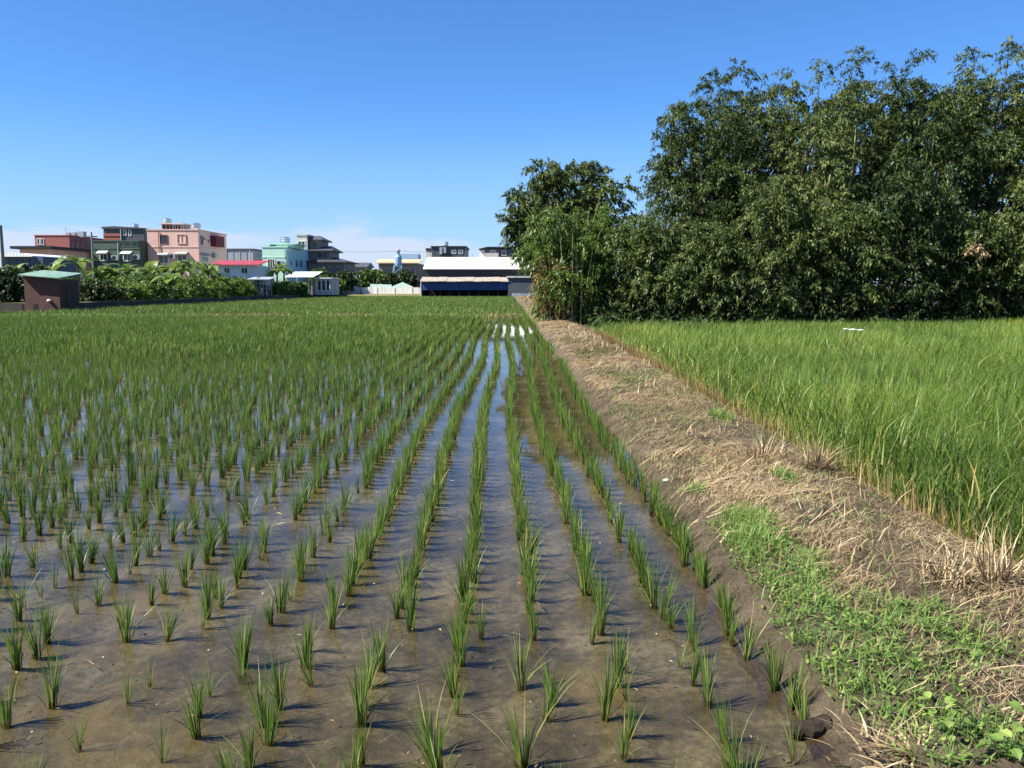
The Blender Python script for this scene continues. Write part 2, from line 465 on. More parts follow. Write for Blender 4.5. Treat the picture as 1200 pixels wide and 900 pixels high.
# ------------------------------------------------------------------ the setting
def grid_mesh(name, xs, ys, hfun, material, kind='structure', cat=None, smooth=True):
    X, Y = np.meshgrid(xs, ys)
    Z = hfun(X, Y)
    V = np.stack([X, Y, Z], -1).reshape(-1, 3)
    nx, ny = len(xs), len(ys)
    i = np.arange(nx * ny).reshape(ny, nx)
    Q = np.stack([i[:-1, :-1], i[:-1, 1:], i[1:, 1:], i[1:, :-1]], -1).reshape(-1, 4)
    o = link_mesh(name, np_mesh(name, V, Q, smooth=smooth), material)
    o['kind'] = kind
    return o


def slab(name, x0, x1, y0, y1, z, material):
    o = MB().add([(x0, y0, z), (x1, y0, z), (x1, y1, z), (x0, y1, z)], [(0, 1, 2, 3)]).build(name, material)
    o['kind'] = 'structure'
    return o


def lin(a, b, st): return np.arange(a, b, st)

tag(slab('ground', -4000, 4000, -300, 6000, -.45, M['ground']), 'flat farmland stretching away to the horizon')

def bund_right(y): return 2.50 + .004 * np.minimum(y, 60)
def wobble(y): return .05 * np.sin(y * .9 + 1) + .07 * (fbm(y * .8, y * 0 + 3.3) - .5) * 2
def bund_z(x, y):
    x = np.asarray(x, float); y = np.asarray(y, float)
    w = bund_right(y)
    u = (x - 1.0 - wobble(y) * np.clip(1.7 - x, 0, 1)) / (w + .35 - 1.0)
    z = np.interp(u, [-.1, 0, .045, .075, .12, .20, .36, .60, .75, .87, 1.0], [-.16, -.030, .006, .050, .100, .135, .160, .175, .150, .05, -.10])
    amp = np.interp(u, [0, .06, .12, .3, .8, 1], [.2, .5, .9, 1, 1, .4])
    return z + amp * (.075 * (fbm(x * 2.2, y * 2.2) - .5) + .075 * (fbm(x * 9, y * 9, 3) - .5))

MUD_X1 = 1.10
def mud_z(x, y):
    near = np.interp(y, [0, 2.6, 3.4, 7, 12], [.0, .0, .0, 0, 0])
    big = fbm(x * .9 + 4, y * .35 + 9, 3) - .5
    rows = np.cos((x - .10) / .30 * 2 * PI)
    leftshallow = np.interp(x, [-3.0, -.6, .5, 1.0], [0.002, .004, -.004, -.022])
    return -.025 + near + leftshallow + .050 * big + .007 * rows + .022 * (fbm(x * 5, y * 5, 4) - .5) + .010 * (fbm(x * 22, y * 22, 2) - .5)

xs = np.concatenate([lin(-34, -5, .5), lin(-5, 1.12, .045)])
ys = np.concatenate([lin(-.5, 1.4, .2), lin(1.4, 9, .045), lin(9, 20, .12), lin(20, 41.2, .6)])
tag(grid_mesh('mud_bed', xs, ys, mud_z, M['mud']), 'brown silty mud under shallow water between the rice rows')
slab('paddy_water', -34, 1.45, -.5, 41.0, 0.0, M['water'])['label'] = 'still shallow water mirroring the sky between seedling rows'
# second paddy beyond the dividing ridge
tag(slab('far_mud_bed', -27, 1.3, 41.4, 117, -.05, M['mud']), 'mud of the far paddy beyond the grassy ridge')
slab('far_paddy_water', -27, 1.4, 41.3, 117, -.012, M['water'])['label'] = 'thin water of the far paddy beyond the grassy ridge'

xs = np.concatenate([lin(.80, 3.9, .03)])
ys = np.concatenate([lin(-.5, 1.6, .15), lin(1.6, 9, .03), lin(9, 18, .08), lin(18, 45, .25), lin(45, 114, 1.0)])
tag(grid_mesh('earth_bund', xs, ys, bund_z, M['soil']), 'raised earthen bund path strewn with straw between the two fields')
tag(slab('rice_bed', 2.8, 60, -2, 30, -.04, M['soil']), 'soil under the tall rice on the right')

def ridge_z(x, y):
    u = (y - 41.2) / .55
    return np.exp(-u * u) * (.11 + .06 * (fbm(x * 1.5, y * 1.5) - .5)) - .06
tag(grid_mesh('field_ridge', lin(-32, 1.3, .15), lin(39.9, 42.6, .15), ridge_z, M['soil']), 'low grassy ridge dividing near and far paddies')

def grove_z(x, y):
    return -.02 + .25 * np.clip((y - 28.2) / 3, 0, 1) * np.clip((x - 2.6) / 1.2, 0, 1) + .10 * (fbm(x * .5, y * .5) - .5)
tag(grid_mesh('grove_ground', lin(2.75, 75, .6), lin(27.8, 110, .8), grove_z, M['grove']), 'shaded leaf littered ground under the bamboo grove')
# village terrace, left of the wall and behind the far paddy
vg = MB()
vg.add([(-4000, 52.6, .46), (-26.2, 52.6, .46), (-22.9, 117.4, .42), (-22.9, 6000, .42), (-4000, 6000, .42)], [(0, 1, 2, 3, 4)])
vg.add([(-22.9, 117.4, .42), (4000, 117.4, .42), (4000, 6000, .42), (-22.9, 6000, .42)], [(0, 1, 2, 3)])
o = vg.build('village_ground', M['ground']); tag(o, 'grassy village ground behind the low wall', kind='structure')
o = MB().xprism([(113.5, -.05), (117.4, -.05), (117.4, .42), (115.2, .12)], -22.9, 60).build('far_bank', M['ground'])
tag(o, 'low bank at the far end of the paddies', kind='structure')


# ------------------------------------------------------------------ buildings (far side)
def building(name, label, px0, px1, ptop, Y, depth, material, z0=.4, cat='house', group=None, side=None):
    a, b = W(px0, ptop, y=Y), W(px1, ptop, y=Y)
    t = thing(name, label, cat, (a.x, Y, z0), 0, group)
    t_w, t_h = b.x - a.x, a.z - z0
    m = MB().box(0, t_w, 0, depth, 0, t_h)
    o = m.build('wall', [material, side or material], t)
    if side:
        o.data.polygons[3].material_index = 1
    return dict(t=t, x=a.x, y=Y, z=z0, w=t_w, h=t_h, d=depth)


def on_front(B, px, py): p = W(px, py, y=B['y']); return p.x - B['x'], p.z - B['z']
def on_right(B, px, py): p = W(px, py, x=B['x'] + B['w']); return p.y - B['y'], p.z - B['z']


def window(B, px0, px1, py0, py1, face='f', frame=None, pane=None, mull=1, rail=0, awning=None, dep=.07):
    fm, gm = frame or M['whitepaint'], pane or M['glass']
    f = on_front if face == 'f' else on_right
    (u0, v1), (u1, v0) = f(B, px0, py0), f(B, px1, py1)
    if face == 'r': u0, u1 = min(u0, u1), max(u0, u1)
    fr = .07
    def bx(m, ua, ub, va, vb, d0, d1):
        if face == 'f': m.box(ua, ub, -d1, -d0, va, vb)
        else: m.box(B['w'] + d0, B['w'] + d1, ua, ub, va, vb)
    m = MB()
    bx(m, u0 - fr, u0, v0 - fr, v1 + fr, 0, dep); bx(m, u1, u1 + fr, v0 - fr, v1 + fr, 0, dep)
    bx(m, u0, u1, v1, v1 + fr, 0, dep); bx(m, u0, u1, v0 - fr, v0, 0, dep)
    for k in range(1, mull + 1):
        c = u0 + (u1 - u0) * k / (mull + 1); bx(m, c - .025, c + .025, v0, v1, .012, dep - .02)
    for k in range(1, rail + 1):
        c = v0 + (v1 - v0) * k / (rail + 1); bx(m, u0, u1, c - .02, c + .02, .012, dep - .025)
    w = m.build('window', fm, B['t'])
    m = MB(); bx(m, u0, u1, v0, v1, .002, .012); m.build('pane', gm, w)
    if awning:
        m = MB()
        if face == 'f':
            m.xprism([(0, v1 + .10), (0, v1 + .42), (-.02, v1 + .42), (-.75, v1 + .14), (-.75, v1 + .10)], u0 - .2, u1 + .2)
        else:
            m.prism([(B['w'], v1 + .10), (B['w'] + .7, v1 + .10), (B['w'] + .7, v1 + .14), (B['w'], v1 + .42)], u0 - .15, u1 + .15)
        m.build('awning', awning, w)
    return w


def coping(B, material, h=.16, over=.07, name='coping'):
    m = MB(); w, d, z = B['w'], B['d'], B['h']
    t = .22
    m.box(-over, w + over, -over, t, z + .003, z + h); m.box(-over, w + over, d - t, d + over, z + .003, z + h)
    m.box(-over, t, t, d - t, z + .003, z + h); m.box(w - t, w + over, t, d - t, z + .003, z + h)
    return m.build(name, material, B['t'])


def band(B, py, material, th=.14, out=.05):
    v = on_front(B, 600, py)[1]
    MB().box(-out, B['w'] + out, -out, -.002, v, v + th).box(B['w'] + .002, B['w'] + out, 0, B['d'], v, v + th).build('floor_band', material, B['t'])


def water_tank(label, px, Y, py_top, py_bot, rad, group=None, legs=True):
    p = W(px, py_bot, y=Y); top = W(px, py_top, y=Y).z
    t = thing('water_tank', label, 'water tank', (p.x, Y, p.z), 0, group)
    h = top - p.z
    lg = h * .28 if legs else 0
    m = MB().lathe([(rad * .9, lg), (rad, lg + .04), (rad, lg + (h - lg) * .33), (rad * 1.02, lg + (h - lg) * .35), (rad, lg + (h - lg) * .37), (rad, lg + (h - lg) * .62), (rad * 1.02, lg + (h - lg) * .64), (rad, lg + (h - lg) * .66), (rad, h * .90), (rad * .62, h * .97), (rad * .2, h)], n=16)
    m.build('tank', M['steel'], t)
    if legs:
        for a in range(4):
            x, y = rad * .75 * math.cos(a * PI / 2 + .78), rad * .75 * math.sin(a * PI / 2 + .78)
            MB().tube([(x * 1.15, y * 1.15, 0), (x, y, lg + .05)], .035, 5).build('leg', M['galv'], t)
    return t


# pink three-storey house
B = building('pink_house', 'pink plastered three storey house with shaded rose side wall and maroon screen', 172, 232, 270, 110, 11, M['pink'], side=M['rosepink'])
coping(B, M['pink']); band(B, 290, M['pink'], .12)
window(B, 188, 196, 276, 285, frame=M['maroon'], mull=1)
window(B, 208, 217.5, 275, 285, frame=M['pink'], pane=M['pink'], mull=1, dep=.09)
window(B, 187.5, 197, 300, 308, awning=M['galv'], mull=1)
window(B, 208.5, 219, 299, 308, awning=M['galv'], mull=1)
window(B, 235, 237.4, 277, 286, 'r', frame=M['maroon'], mull=0)
window(B, 238.6, 240, 278.5, 281.5, 'r', frame=M['rosepink'], mull=0)
window(B, 243.2, 245, 281, 284, 'r', frame=M['rosepink'], mull=0)
window(B, 235.5, 243, 300, 307, 'r', awning=M['galv'])
u0, v1 = on_right(B, 246.4, 276); u1, v0 = on_right(B, 256.6, 290)
MB().box(B['w'] - .3, B['w'] + .75, u0, u1, v0, v1).build('balcony_screen', M['maroon'], B['t'])
for k in range(6):
    a = u0 + (u1 - u0) * (k + .5) / 6
    MB().box(B['w'] + .752, B['w'] + .79, a - .05, a + .05, v0, v1).build('screen_rib', M['maroon'], B['t'])
x, z = on_front(B, 178, 270)
MB().box(x, x + 2.6, 3.2, 6.2, B['h'] + .003, B['h'] + 1.0).build('stair_house', M['taupe'], B['t'])
MB().box(x - .3, x + 2.9, 2.9, 6.5, B['h'] + 1.003, B['h'] + 1.12).build('stair_roof', M['stone_grey'], B['t'])
for k in range(5):
    MB().box(x + .15 + k * .5, x + .45 + k * .5, 3.13, 3.197, B['h'] + .35, B['h'] + .85).build('vent_opening', M['black'], B['t'])
water_tank('steel water tank standing on stair roof of pink house', 196, 114.5, 255.5, 264.0, .55)
water_tank('grey steel water tank on front roof corner of pink house', 229.5, 111.5, 261, 270.2, .62)
water_tank('small steel water tank behind the stair roof of pink house', 204, 118, 262, 268.5, .42)

def ac_unit(B, px, py, face='f'):
    u, v = (on_front if face == 'f' else on_right)(B, px, py)
    if face == 'f':
        c = MB().box(u, u + .85, -.42, -.06, v, v + .6).build('air_conditioner', M['palegrey'], B['t']); MB().lathe([(.24, 0), (.22, .02), (.05, .025)], n=10).build('fan_grille', M['black'], c)
        c.children[0].location = (u + .35, -.421, v + .3); c.children[0].rotation_euler = (R(90), 0, 0)
    else:
        MB().box(B['w'] + .06, B['w'] + .42, u, u + .85, v, v + .6).build('air_conditioner', M['palegrey'], B['t'])
def pipe(B, px, out=.1, mat_='galv'):
    u, _ = on_front(B, px, 300)
    MB().tube([(u, -out, 0), (u, -out, B['h'] - .1)], .055, 6).build('drain_pipe', M[mat_], B['t'])
ac_unit(B, 199, 303); ac_unit(B, 248.5, 302, 'r'); pipe(B, 187, mat_='redbrown')
for k in range(9):
    u = 3.1 + k * .33
    MB().box(u, u + .03, .4, .43, B['h'] + .16, B['h'] + .75).build('roof_railing', M['galv'], B['t'])
MB().box(3.05, 5.8, .395, .435, B['h'] + .751, B['h'] + .79).build('roof_rail', M['galv'], B['t'])

# red-brown house
B = building('red_brown_house', 'red brown tiled house with long shaded side wall', 40.5, 81, 276.5, 132, 30, M['redbrown'])
coping(B, M['redbrown']); band(B, 292, M['redbrown'])
window(B, 43.8, 46.6, 280, 286.5, mull=0); window(B, 48.2, 51.4, 280, 286.5, mull=0)
for a, c in ((83.5, 87), (89.5, 93), (96, 99), (102, 105), (109, 112)):
    window(B, a, c, 283, 291, 'r', frame=M['redbrown'], mull=1)
    window(B, a, c, 296, 303, 'r', frame=M['redbrown'], mull=1)
for x, w in ((3.2, .5), (4.0, .55), (5.0, .9)):
    MB().box(x, x + w, 3, 4, B['h'] + .003, B['h'] + .5 + w * .4).build('roof_unit', M['galv'], B['t'])
MB().tube([(2.2, 5, B['h']), (2.2, 5, B['h'] + 1.6)], .03, 5).tube([(1.8, 5, B['h'] + 1.4), (2.6, 5, B['h'] + 1.4)], .02, 4).tube([(1.9, 5, B['h'] + 1.1), (2.5, 5, B['h'] + 1.1)], .02, 4).build('antenna', M['galv'], B['t'])

# low brown-roofed house left
B = building('low_house', 'low pinkish house with dark overhanging flat roof at far left', 23, 60, 292, 100, 9, M['rosepink'])
MB().box(-.6, B['w'] + .5, -.9, B['d'], B['h'] + .003, B['h'] + .32).build('flat_roof', M['navy'], B['t'])
window(B, 42, 48, 297, 303); window(B, 29, 34, 297, 303)
# blue shed with white roof
B = building('blue_shed', 'blue walled shed under pale curved roof at far left', 2, 50, 301, 78, 6, M['bluecloth'], cat='shed')
w = B['w']
MB().prism([(-.3, B['h'] + .003), (w * .82, B['h'] + .003), (w * .80, B['h'] + .10), (w * .62, B['h'] + .30), (w * .3, B['h'] + .38), (-.3, B['h'] + .22)], -.5, 6.2).build('roof', M['whiteroof'], B['t'])
for k in range(1, 6):
    MB().box(w * k / 6 - .04, w * k / 6 + .04, -.05, -.002, 0, B['h'] - .02).build('wall_rib', M['bluecloth'], B['t'])

# dark slate upper house and green house in front
B = building('slate_house', 'dark slate grey clad house rising behind the green house', 121, 168, 268, 128, 10, M['greytin'])
MB().prism([(-.15, B['h'] + .003), (B['w'] + .15, B['h'] - .0 + .003), (B['w'] + .15, B['h'] + .1), (B['w'] * .30, B['h'] + .36), (-.15, B['h'] + .26)], -.25, 10).build('roof', M['greytin'], B['t'])
window(B, 145, 147.6, 269.5, 275.5, mull=0); window(B, 151, 153.6, 270, 276, mull=0)
a0, b1 = on_front(B, 121.5, 273.5); a1, b0 = on_front(B, 141.5, 281.5)
MB().box(a0, a1, -.12, -.003, b0, b1).build('brick_panel', M['brick'], B['t'])
MB().box(a0, a1, -.2, -.121, (b0 + b1) / 2 + .1, (b0 + b1) / 2 + .3).build('lintel_band', M['redbrown'], B['t'])
a, _ = on_front(B, 142.5, 280)
MB().tube([(a, -.15, 0), (a, -.15, B['h'])], .08, 6).build('drain_pipe', M['palegrey'], B['t'])
water_tank('dull steel water tank on roof of slate grey house', 158.5, 131, 262, 268.5, .5)
B = building('green_house', 'dark green two storey house with white window awnings', 108.5, 163.5, 283, 108, 10, M['greenwall'])
coping(B, M['greenwall'], .14); band(B, 292, M['greenwall'], .18)
window(B, 117.5, 125.5, 298, 305, awning=M['whitepaint'], mull=1)
window(B, 145, 153.5, 298.5, 305.5, awning=M['whitepaint'], mull=1)
for a in (141, 149, 156):
    window(B, a, a + 5, 284.6, 288.6, frame=M['greenwall'], mull=0)
ac_unit(B, 132, 305); ac_unit(B, 157, 304); pipe(B, 139)
# brick annex between
B = building('brick_annex', 'small beige and brick annex between green and pink houses', 163.8, 171.4, 291, 113, 7, M['beige'], cat='annex')
MB().box(-.05, B['w'] + .05, -.08, 7, B['h'] + .003, B['h'] + .95).build('brick_parapet', M['brick'], B['t'])
window(B, 168, 171, 297, 305, mull=0)
# pale grey warehouse, brown lean-to, red-roofed white building
B = building('grey_warehouse', 'pale grey clad warehouse behind the red roof', 257.5, 296.5, 293, 132, 14, M['palegrey'], cat='warehouse')
MB().box(-.1, B['w'] + .1, -.1, 14, B['h'] + .003, B['h'] + .22).build('roof_edge', M['greytin'], B['t'])
for k in range(1, 5):
    MB().box(B['w'] * k / 5 - .05, B['w'] * k / 5 + .05, -.05, -.002, 0, B['h']).build('wall_seam', M['palegrey'], B['t'])
B = building('brown_block', 'small dark brown block between grey warehouse and mint house', 297, 309, 303.5, 126, 8, M['taupe'], cat='outbuilding')
coping(B, M['taupe'], .1); window(B, 300, 304, 307, 312)
B = building('red_roof_house', 'low white house under a bright red sheet roof', 256, 300, 311, 92, 7, M['wallwhite'])
w, h = B['w'], B['h']
for k in range(8):
    x0 = -.9 + (w + 1.4) * k / 8; x1 = -.9 + (w + 1.4) * (k + 1) / 8 - .02
    MB().xprism([(-.5, h + .003), (3.4, h + .55), (3.4, h + .62), (-.5, h + .08)], x0, x1).build('roof_sheet', M['redroof'], B['t'])
window(B, 263, 269, 314, 320); window(B, 283, 290, 314, 320)
MB().tube([(w * .78, 1, h + .3), (w * .78, 1, h + 1.6)], .06, 6).build('vent_pipe', M['galv'], B['t'])

# mint house
B = building('mint_house', 'mint green two storey house with pale blue side wall', 307, 336.5, 290, 112, 12, M['mint'], side=M['sky_plaster'])
coping(B, M['mint']); band(B, 302, M['mint'], .12)
window(B, 314, 322, 304, 312.5, mull=2)
window(B, 346, 349, 305, 313, 'r', frame=M['sky_plaster']); window(B, 351, 354, 305, 313, 'r', frame=M['sky_plaster'])
window(B, 340, 341.8, 306, 311, 'r', frame=M['sky_plaster'], mull=0)
ac_unit(B, 324.5, 311); pipe(B, 334)
x, _ = on_front(B, 312, 290)
MB().box(x, x + 3.2, 1.5, 7, B['h'] + .003, B['h'] + .45).build('roof_room', M['mint'], B['t'])
MB().box(x - .3, x + 3.6, 1.2, 7.2, B['h'] + .453, B['h'] + .56).build('roof_slab', M['mint'], B['t'])
MB().box(x + .1, x + .9, 1.44, 1.497, B['h'] + .1, B['h'] + .4).build('roof_window', M['glass'], B['t'])
water_tank('steel water tank standing on roof of mint green house', 334.5, 116, 277.5, 287.5, .62)

# grey tower house with stepped tile roofs
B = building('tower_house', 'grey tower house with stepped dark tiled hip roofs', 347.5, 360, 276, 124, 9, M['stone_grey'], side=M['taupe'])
coping(B, M['stone_grey'], .18, .1); band(B, 296, M['stone_grey'], .2)
window(B, 349.4, 357.4, 283, 291.5, mull=1)
window(B, 349.5, 352.5, 295.5, 297.3, mull=0); window(B, 354.2, 357, 295.5, 297.3, mull=0)
def wing(px0, px1, ptop, pridge, yo, dep, apex):
    a, _ = on_front(B, px0, ptop); b, h = on_front(B, px1, ptop); _, r = on_front(B, px0, pridge)
    MB().box(a, b, yo, yo + dep, 0, h).build('wing_wall', M['taupe'], B['t'])
    e = .5; x0, x1, y0, y1 = a - .1, b + e, yo - e, yo + dep + e
    xm = x0 + (x1 - x0) * apex; ym = (y0 + y1) / 2
    MB().add([(x0, y0, h + .004), (x1, y0, h + .004), (x1, y1, h + .004), (x0, y1, h + .004), (x0, y0, h + .16), (x1, y0, h + .16), (x1, y1, h + .16), (x0, y1, h + .16), (xm - .3, ym, r), (xm + .3, ym, r)],
             [(0, 3, 2, 1), (0, 1, 5, 4), (1, 2, 6, 5), (2, 3, 7, 6), (3, 0, 4, 7), (4, 5, 9, 8), (5, 6, 9), (6, 7, 8, 9), (7, 4, 8)]).build('hip_roof', M['rooftile'], B['t'])
wing(360.6, 373, 281.5, 274.5, 1.0, 6, .35)
wing(361, 386, 294.5, 287.0, .2, 7, .7)
wing(363, 405, 308, 300.5, -1.2, 9, .45)
def wing_win(px0, px1, py0, py1, yo):
    (u0, v1), (u1, v0) = on_front(B, px0, py0), on_front(B, px1, py1)
    f = MB().box(u0 - .06, u1 + .06, yo - .06, yo - .002, v0 - .06, v1 + .06).build('window', M['taupe'], B['t'])
    MB().box(u0, u1, yo - .075, yo - .061, v0, v1).build('pane', M['glass'], f)
wing_win(365, 369, 284, 289, 1.0); wing_win(372, 377, 297, 302, .2); wing_win(379, 384, 297, 302, .2); wing_win(386, 391, 311, 316, -1.2); wing_win(396, 401, 311, 316, -1.2)
# carport and glazed lean-to
p = W(336, 325, y=104); q = W(366, 325, y=104)
t = thing('carport', 'open carport with white sheet roof on thin posts', 'carport', (p.x, 104, .4))
w, h = q.x - p.x, p.z - .4
for k in range(5):
    MB().xprism([(-.3, h), (5, h + .7), (5, h + .75), (-.3, h + .06)], -.2 + (w + .4) * k / 5, -.2 + (w + .4) * (k + 1) / 5 - .015).build('roof_sheet', M['whiteroof'], t)
for x in (.1, w / 2, w - .1):
    MB().box(x - .05, x + .05, 0, .1, 0, h - .002).build('post', M['galv'], t)
    MB().box(x - .05, x + .05, 4.6, 4.7, 0, h + .62).build('post', M['galv'], t)
MB().box(0, w, 4.8, 4.9, 0, h * .8).build('back_wall', M['taupe'], t)
for k in range(4):
    MB().box(w * .45 + k * .32, w * .45 + k * .32 + .05, 1.2, 1.25, 0, 1.5).build('railing', M['whitepaint'], t)
B = building('glazed_lean_to', 'low white framed lean-to with dark windows beside the carport', 369, 388, 326.5, 106, 5, M['stone_grey'], cat='lean-to')
MB().box(-.15, B['w'] + .15, -.3, 5, B['h'] + .003, B['h'] + .12).build('flat_roof', M['whiteroof'], B['t'])
for a in (372.5, 377.5, 382.8):
    window(B, a, a + 3.6, 328.6, 340, mull=0)

# far low houses
B = building('far_grey_house', 'distant low grey house between tower house and trees', 408, 428, 313, 190, 10, M['taupe'])
MB().xprism([(-.6, B['h'] + .003), (10.6, B['h'] + .003), (5, B['h'] + 1.1)], -.5, B['w'] + .5).build('gable_roof', M['rooftile'], B['t'])
window(B, 413, 417, 318, 322); window(B, 421, 425, 318, 322)
# sandy-roofed house
B = building('sandy_roof_house', 'brown house with sandy orange roof edge left of big shed', 443.5, 490, 308.5, 140, 12, M['taupe'])
for k in range(6):
    MB().xprism([(-.7, B['h'] + .003), (3.2, B['h'] + .6), (3.2, B['h'] + .72), (-.7, B['h'] + .12)], -.4 + (B['w'] + .8) * k / 6, -.4 + (B['w'] + .8) * (k + 1) / 6 - .02).build('roof_sheet', M['orangeroof'], B['t'])
a, z = on_front(B, 463, 303); b, z2 = on_front(B, 488, 297.5)
MB().box(a, b, 3.3, 7, B['h'] + .3, z2 + .1).build('roof_room', M['bluesteel'], B['t'])
for a in (448, 456, 474, 482):
    window(B, a, a + 4.5, 314, 322, frame=M['stone_grey'])
# blue steel tank tower
p = W(467, 338, y=128)
t = thing('tank_tower', 'slim blue steel tank tower before the sandy roofed house', 'tower', (p.x, 128, .42))
ht = W(467, 291, y=128).z - .42
for sx in (-1, 1):
    for sy in (-1, 1):
        MB().tube([(sx * 1.0, sy * 1.0, 0), (sx * .55, sy * .55, ht * .62)], .07, 5).build('leg', M['bluesteel'], t)
for z in (.2, .4, .6):
    r = 1.0 - .45 * z / .62
    m = MB()
    for sx, sy, ex, ey in ((-1, -1, 1, -1), (1, -1, 1, 1), (1, 1, -1, 1), (-1, 1, -1, -1)):
        m.tube([(sx * r, sy * r, ht * z), (ex * r, ey * r, ht * z)], .045, 4)
        r2 = 1.0 - .45 * (z - .2) / .62
        m.tube([(sx * r2, sy * r2, ht * (z - .2) + .01), (ex * r, ey * r, ht * z)], .03, 4)
    m.build('brace', M['bluesteel'], t)
MB().lathe([(.50, ht * .62), (.54, ht * .66), (.54, ht * .80), (.4, ht * .85), (.28, ht * .86), (.28, ht * .92)], n=12).build('tank', M['bluesteel'], t)
MB().lathe([(.35, ht * .921), (.36, ht * .96), (.15, ht * .99), (.05, ht)], n=10).build('cap', M['galv'], t)

# white low wall, mint panels, pole
p = W(378, 339.5, y=117.6); q = W(492, 338, y=117.6)
t = thing('white_wall', 'long low whitewashed wall behind far paddy left of big shed', 'wall', (p.x, 118.5, .3))
n = 11
for k in range(n):
    x0 = (q.x - p.x) * k / n; x1 = (q.x - p.x) * (k + 1) / n - .03
    hh = (.62, .75, .55, .85, .68, .78, .74, .80, .58, .82, .7)[k]
    MB().box(x0, x1, 0, .18, 0, hh + .28).build('wall_panel', M['wallwhite'], t)
for k in range(0, n + 1, 2):
    x0 = (q.x - p.x) * k / n
    MB().box(x0 - .12, x0 + .09, -.05, .23, 0, 1.0).build('wall_post', M['wallwhite'], t)
for px, w_, lab in ((434, 459, 'left pale mint sheet panel leaning above the white wall'), (460, 484, 'right pale mint sheet panel with gabled top above the white wall')):
    a, b = W(px, 341, y=120), W(w_, 333.6, y=120)
    t = thing('mint_sheet', lab, 'panel', (a.x, 120, .42))
    w, h = b.x - a.x, b.z - .42
    poly = [(0, 0), (w, 0), (w, h), (0, h + .1)] if px < 440 else [(0, 0), (w, 0), (w, h - .3), (w * .5, h + .35), (0, h - .2)]
    MB().prism(poly, 0, .06).build('sheet', M['mintpanel'], t)
    for f in (.05, .5, .93): MB().box(w * f, w * f + .07, .061, .13, 0, h * .85).build('post', M['galv'], t)
for px, wd, hgt, c, lab in ((398, .5, .85, 'brick', 'red brick pile on the far bank by the white wall'), (405, .8, .6, 'rustyroof', 'weathered crate pile beside the red bricks by the white wall'), (423, .35, .75, 'taupe', 'dark post stump before the white wall')):
    a = W(px, 345, y=117.9)
    m = MB()
    for k in range(4):
        m.box(-wd / 2 + .04 * (k % 2), wd / 2 - .05 * (k % 3), -.2 + .02 * k, .2 - .03 * (k % 2), hgt * k / 4, hgt * (k + 1) / 4 - .015)
    o = m.build('rubble_pile', M[c]); o.location = (a.x, 117.9, .42); tag(o, lab, 'rubble')

# big shed with white roof and blue front
XL, XR = W(493, 340, y=112).x, 3.6
t = thing('farm_warehouse', 'long farm warehouse with bright white roof and blue shuttered front', 'warehouse', (XL, 112, 0))
w = XR - XL
def zz(py, Y=112): return W(550, py, y=Y).z
z_e, z_r = zz(315.5, 114.4), zz(302, 121)
NB = 13
for k in range(NB):
    x0 = -.15 + (w + .3) * k / NB; x1 = -.15 + (w + .3) * (k + 1) / NB - .012
    MB().xprism([(2.4, z_e), (2.4, z_e + .07), (9, z_r + .07), (15.6, z_e + .07), (15.6, z_e), (9, z_r)], x0 + (.25 if k == 0 else 0), x1).build('roof_sheet', M['whiteroof'], t)
MB().box(0, w, 3.0, 15, 0, z_e - .004).build('wall', M['navy'], t)
MB().prism([(0, 0), (0.001, 0), (0.001, .01)], 3, 3.01)
MB().xprism([(3.0, z_e - .003), (15, z_e - .003), (9, z_r - .01)], .12, .3).build('gable', M['navy'], t)
xl2 = W(595, 335, y=112).x - XL
z_l, z_b = zz(331), zz(340)
for k in range(10):
    x0 = -.05 + (xl2 + .25) * k / 10; x1 = -.05 + (xl2 + .25) * (k + 1) / 10 - .015
    zo = .02 * ((k * 7) % 3)
    MB().xprism([(-.4, z_l + .08 + zo), (2.99, zz(325.0, 115) + zo), (2.99, zz(325.0, 115) + .06 + zo), (-.4, z_l + .15 + zo)], x0, x1).build('lean_to_sheet', M['rustyroof'], t)
for k in range(9):
    x0 = xl2 * k / 9; x1 = xl2 * (k + 1) / 9 - .03
    MB().box(x0, x1, 0, .08, z_b, z_l + .06).build('blue_panel', M['bluepanel'], t)
for k in range(10):
    x0 = min(max(xl2 * k / 9 - .06, 0), xl2 - .1)
    MB().box(x0, x0 + .1, .09, .2, 0, z_l).build('post', M['navy'], t)
MB().box(-.02, .06, -.05, 2.98, 0, z_l + .05).build('side_sheet', M['wallwhite'], t)
MB().box(0, xl2, 2.2, 2.3, 0, z_b + .4).build('interior_shade_sheet', M['black'], t)  # black sheet stands in for the shade inside the open front
MB().box(xl2 + .05, w + 1.5, -.3, 2.9, 0, zz(325.5)).build('annex_wall', M['greytin'], t)
MB().box(xl2 - .15, w + 1.8, -.5, 2.95, zz(325.5) + .003, zz(323.5)).build('annex_roof', M['stone_grey'], t)
# pale fence right of warehouse
a = W(600, 343.5, y=110.5)
t = thing('pale_fence', 'pale corrugated sheet fence right of the warehouse', 'fence', (a.x, 110.5, .02))
for k in range(6):
    MB().box(k * .72, k * .72 + .70, -.02 - .015 * (k % 2), .03, 0, a.z - .02 - .03 * (k % 3)).build('fence_panel', M['palegrey'], t)
    MB().box(k * .72, k * .72 + .07, .032, .1, 0, a.z).build('fence_post', M['galv'], t)
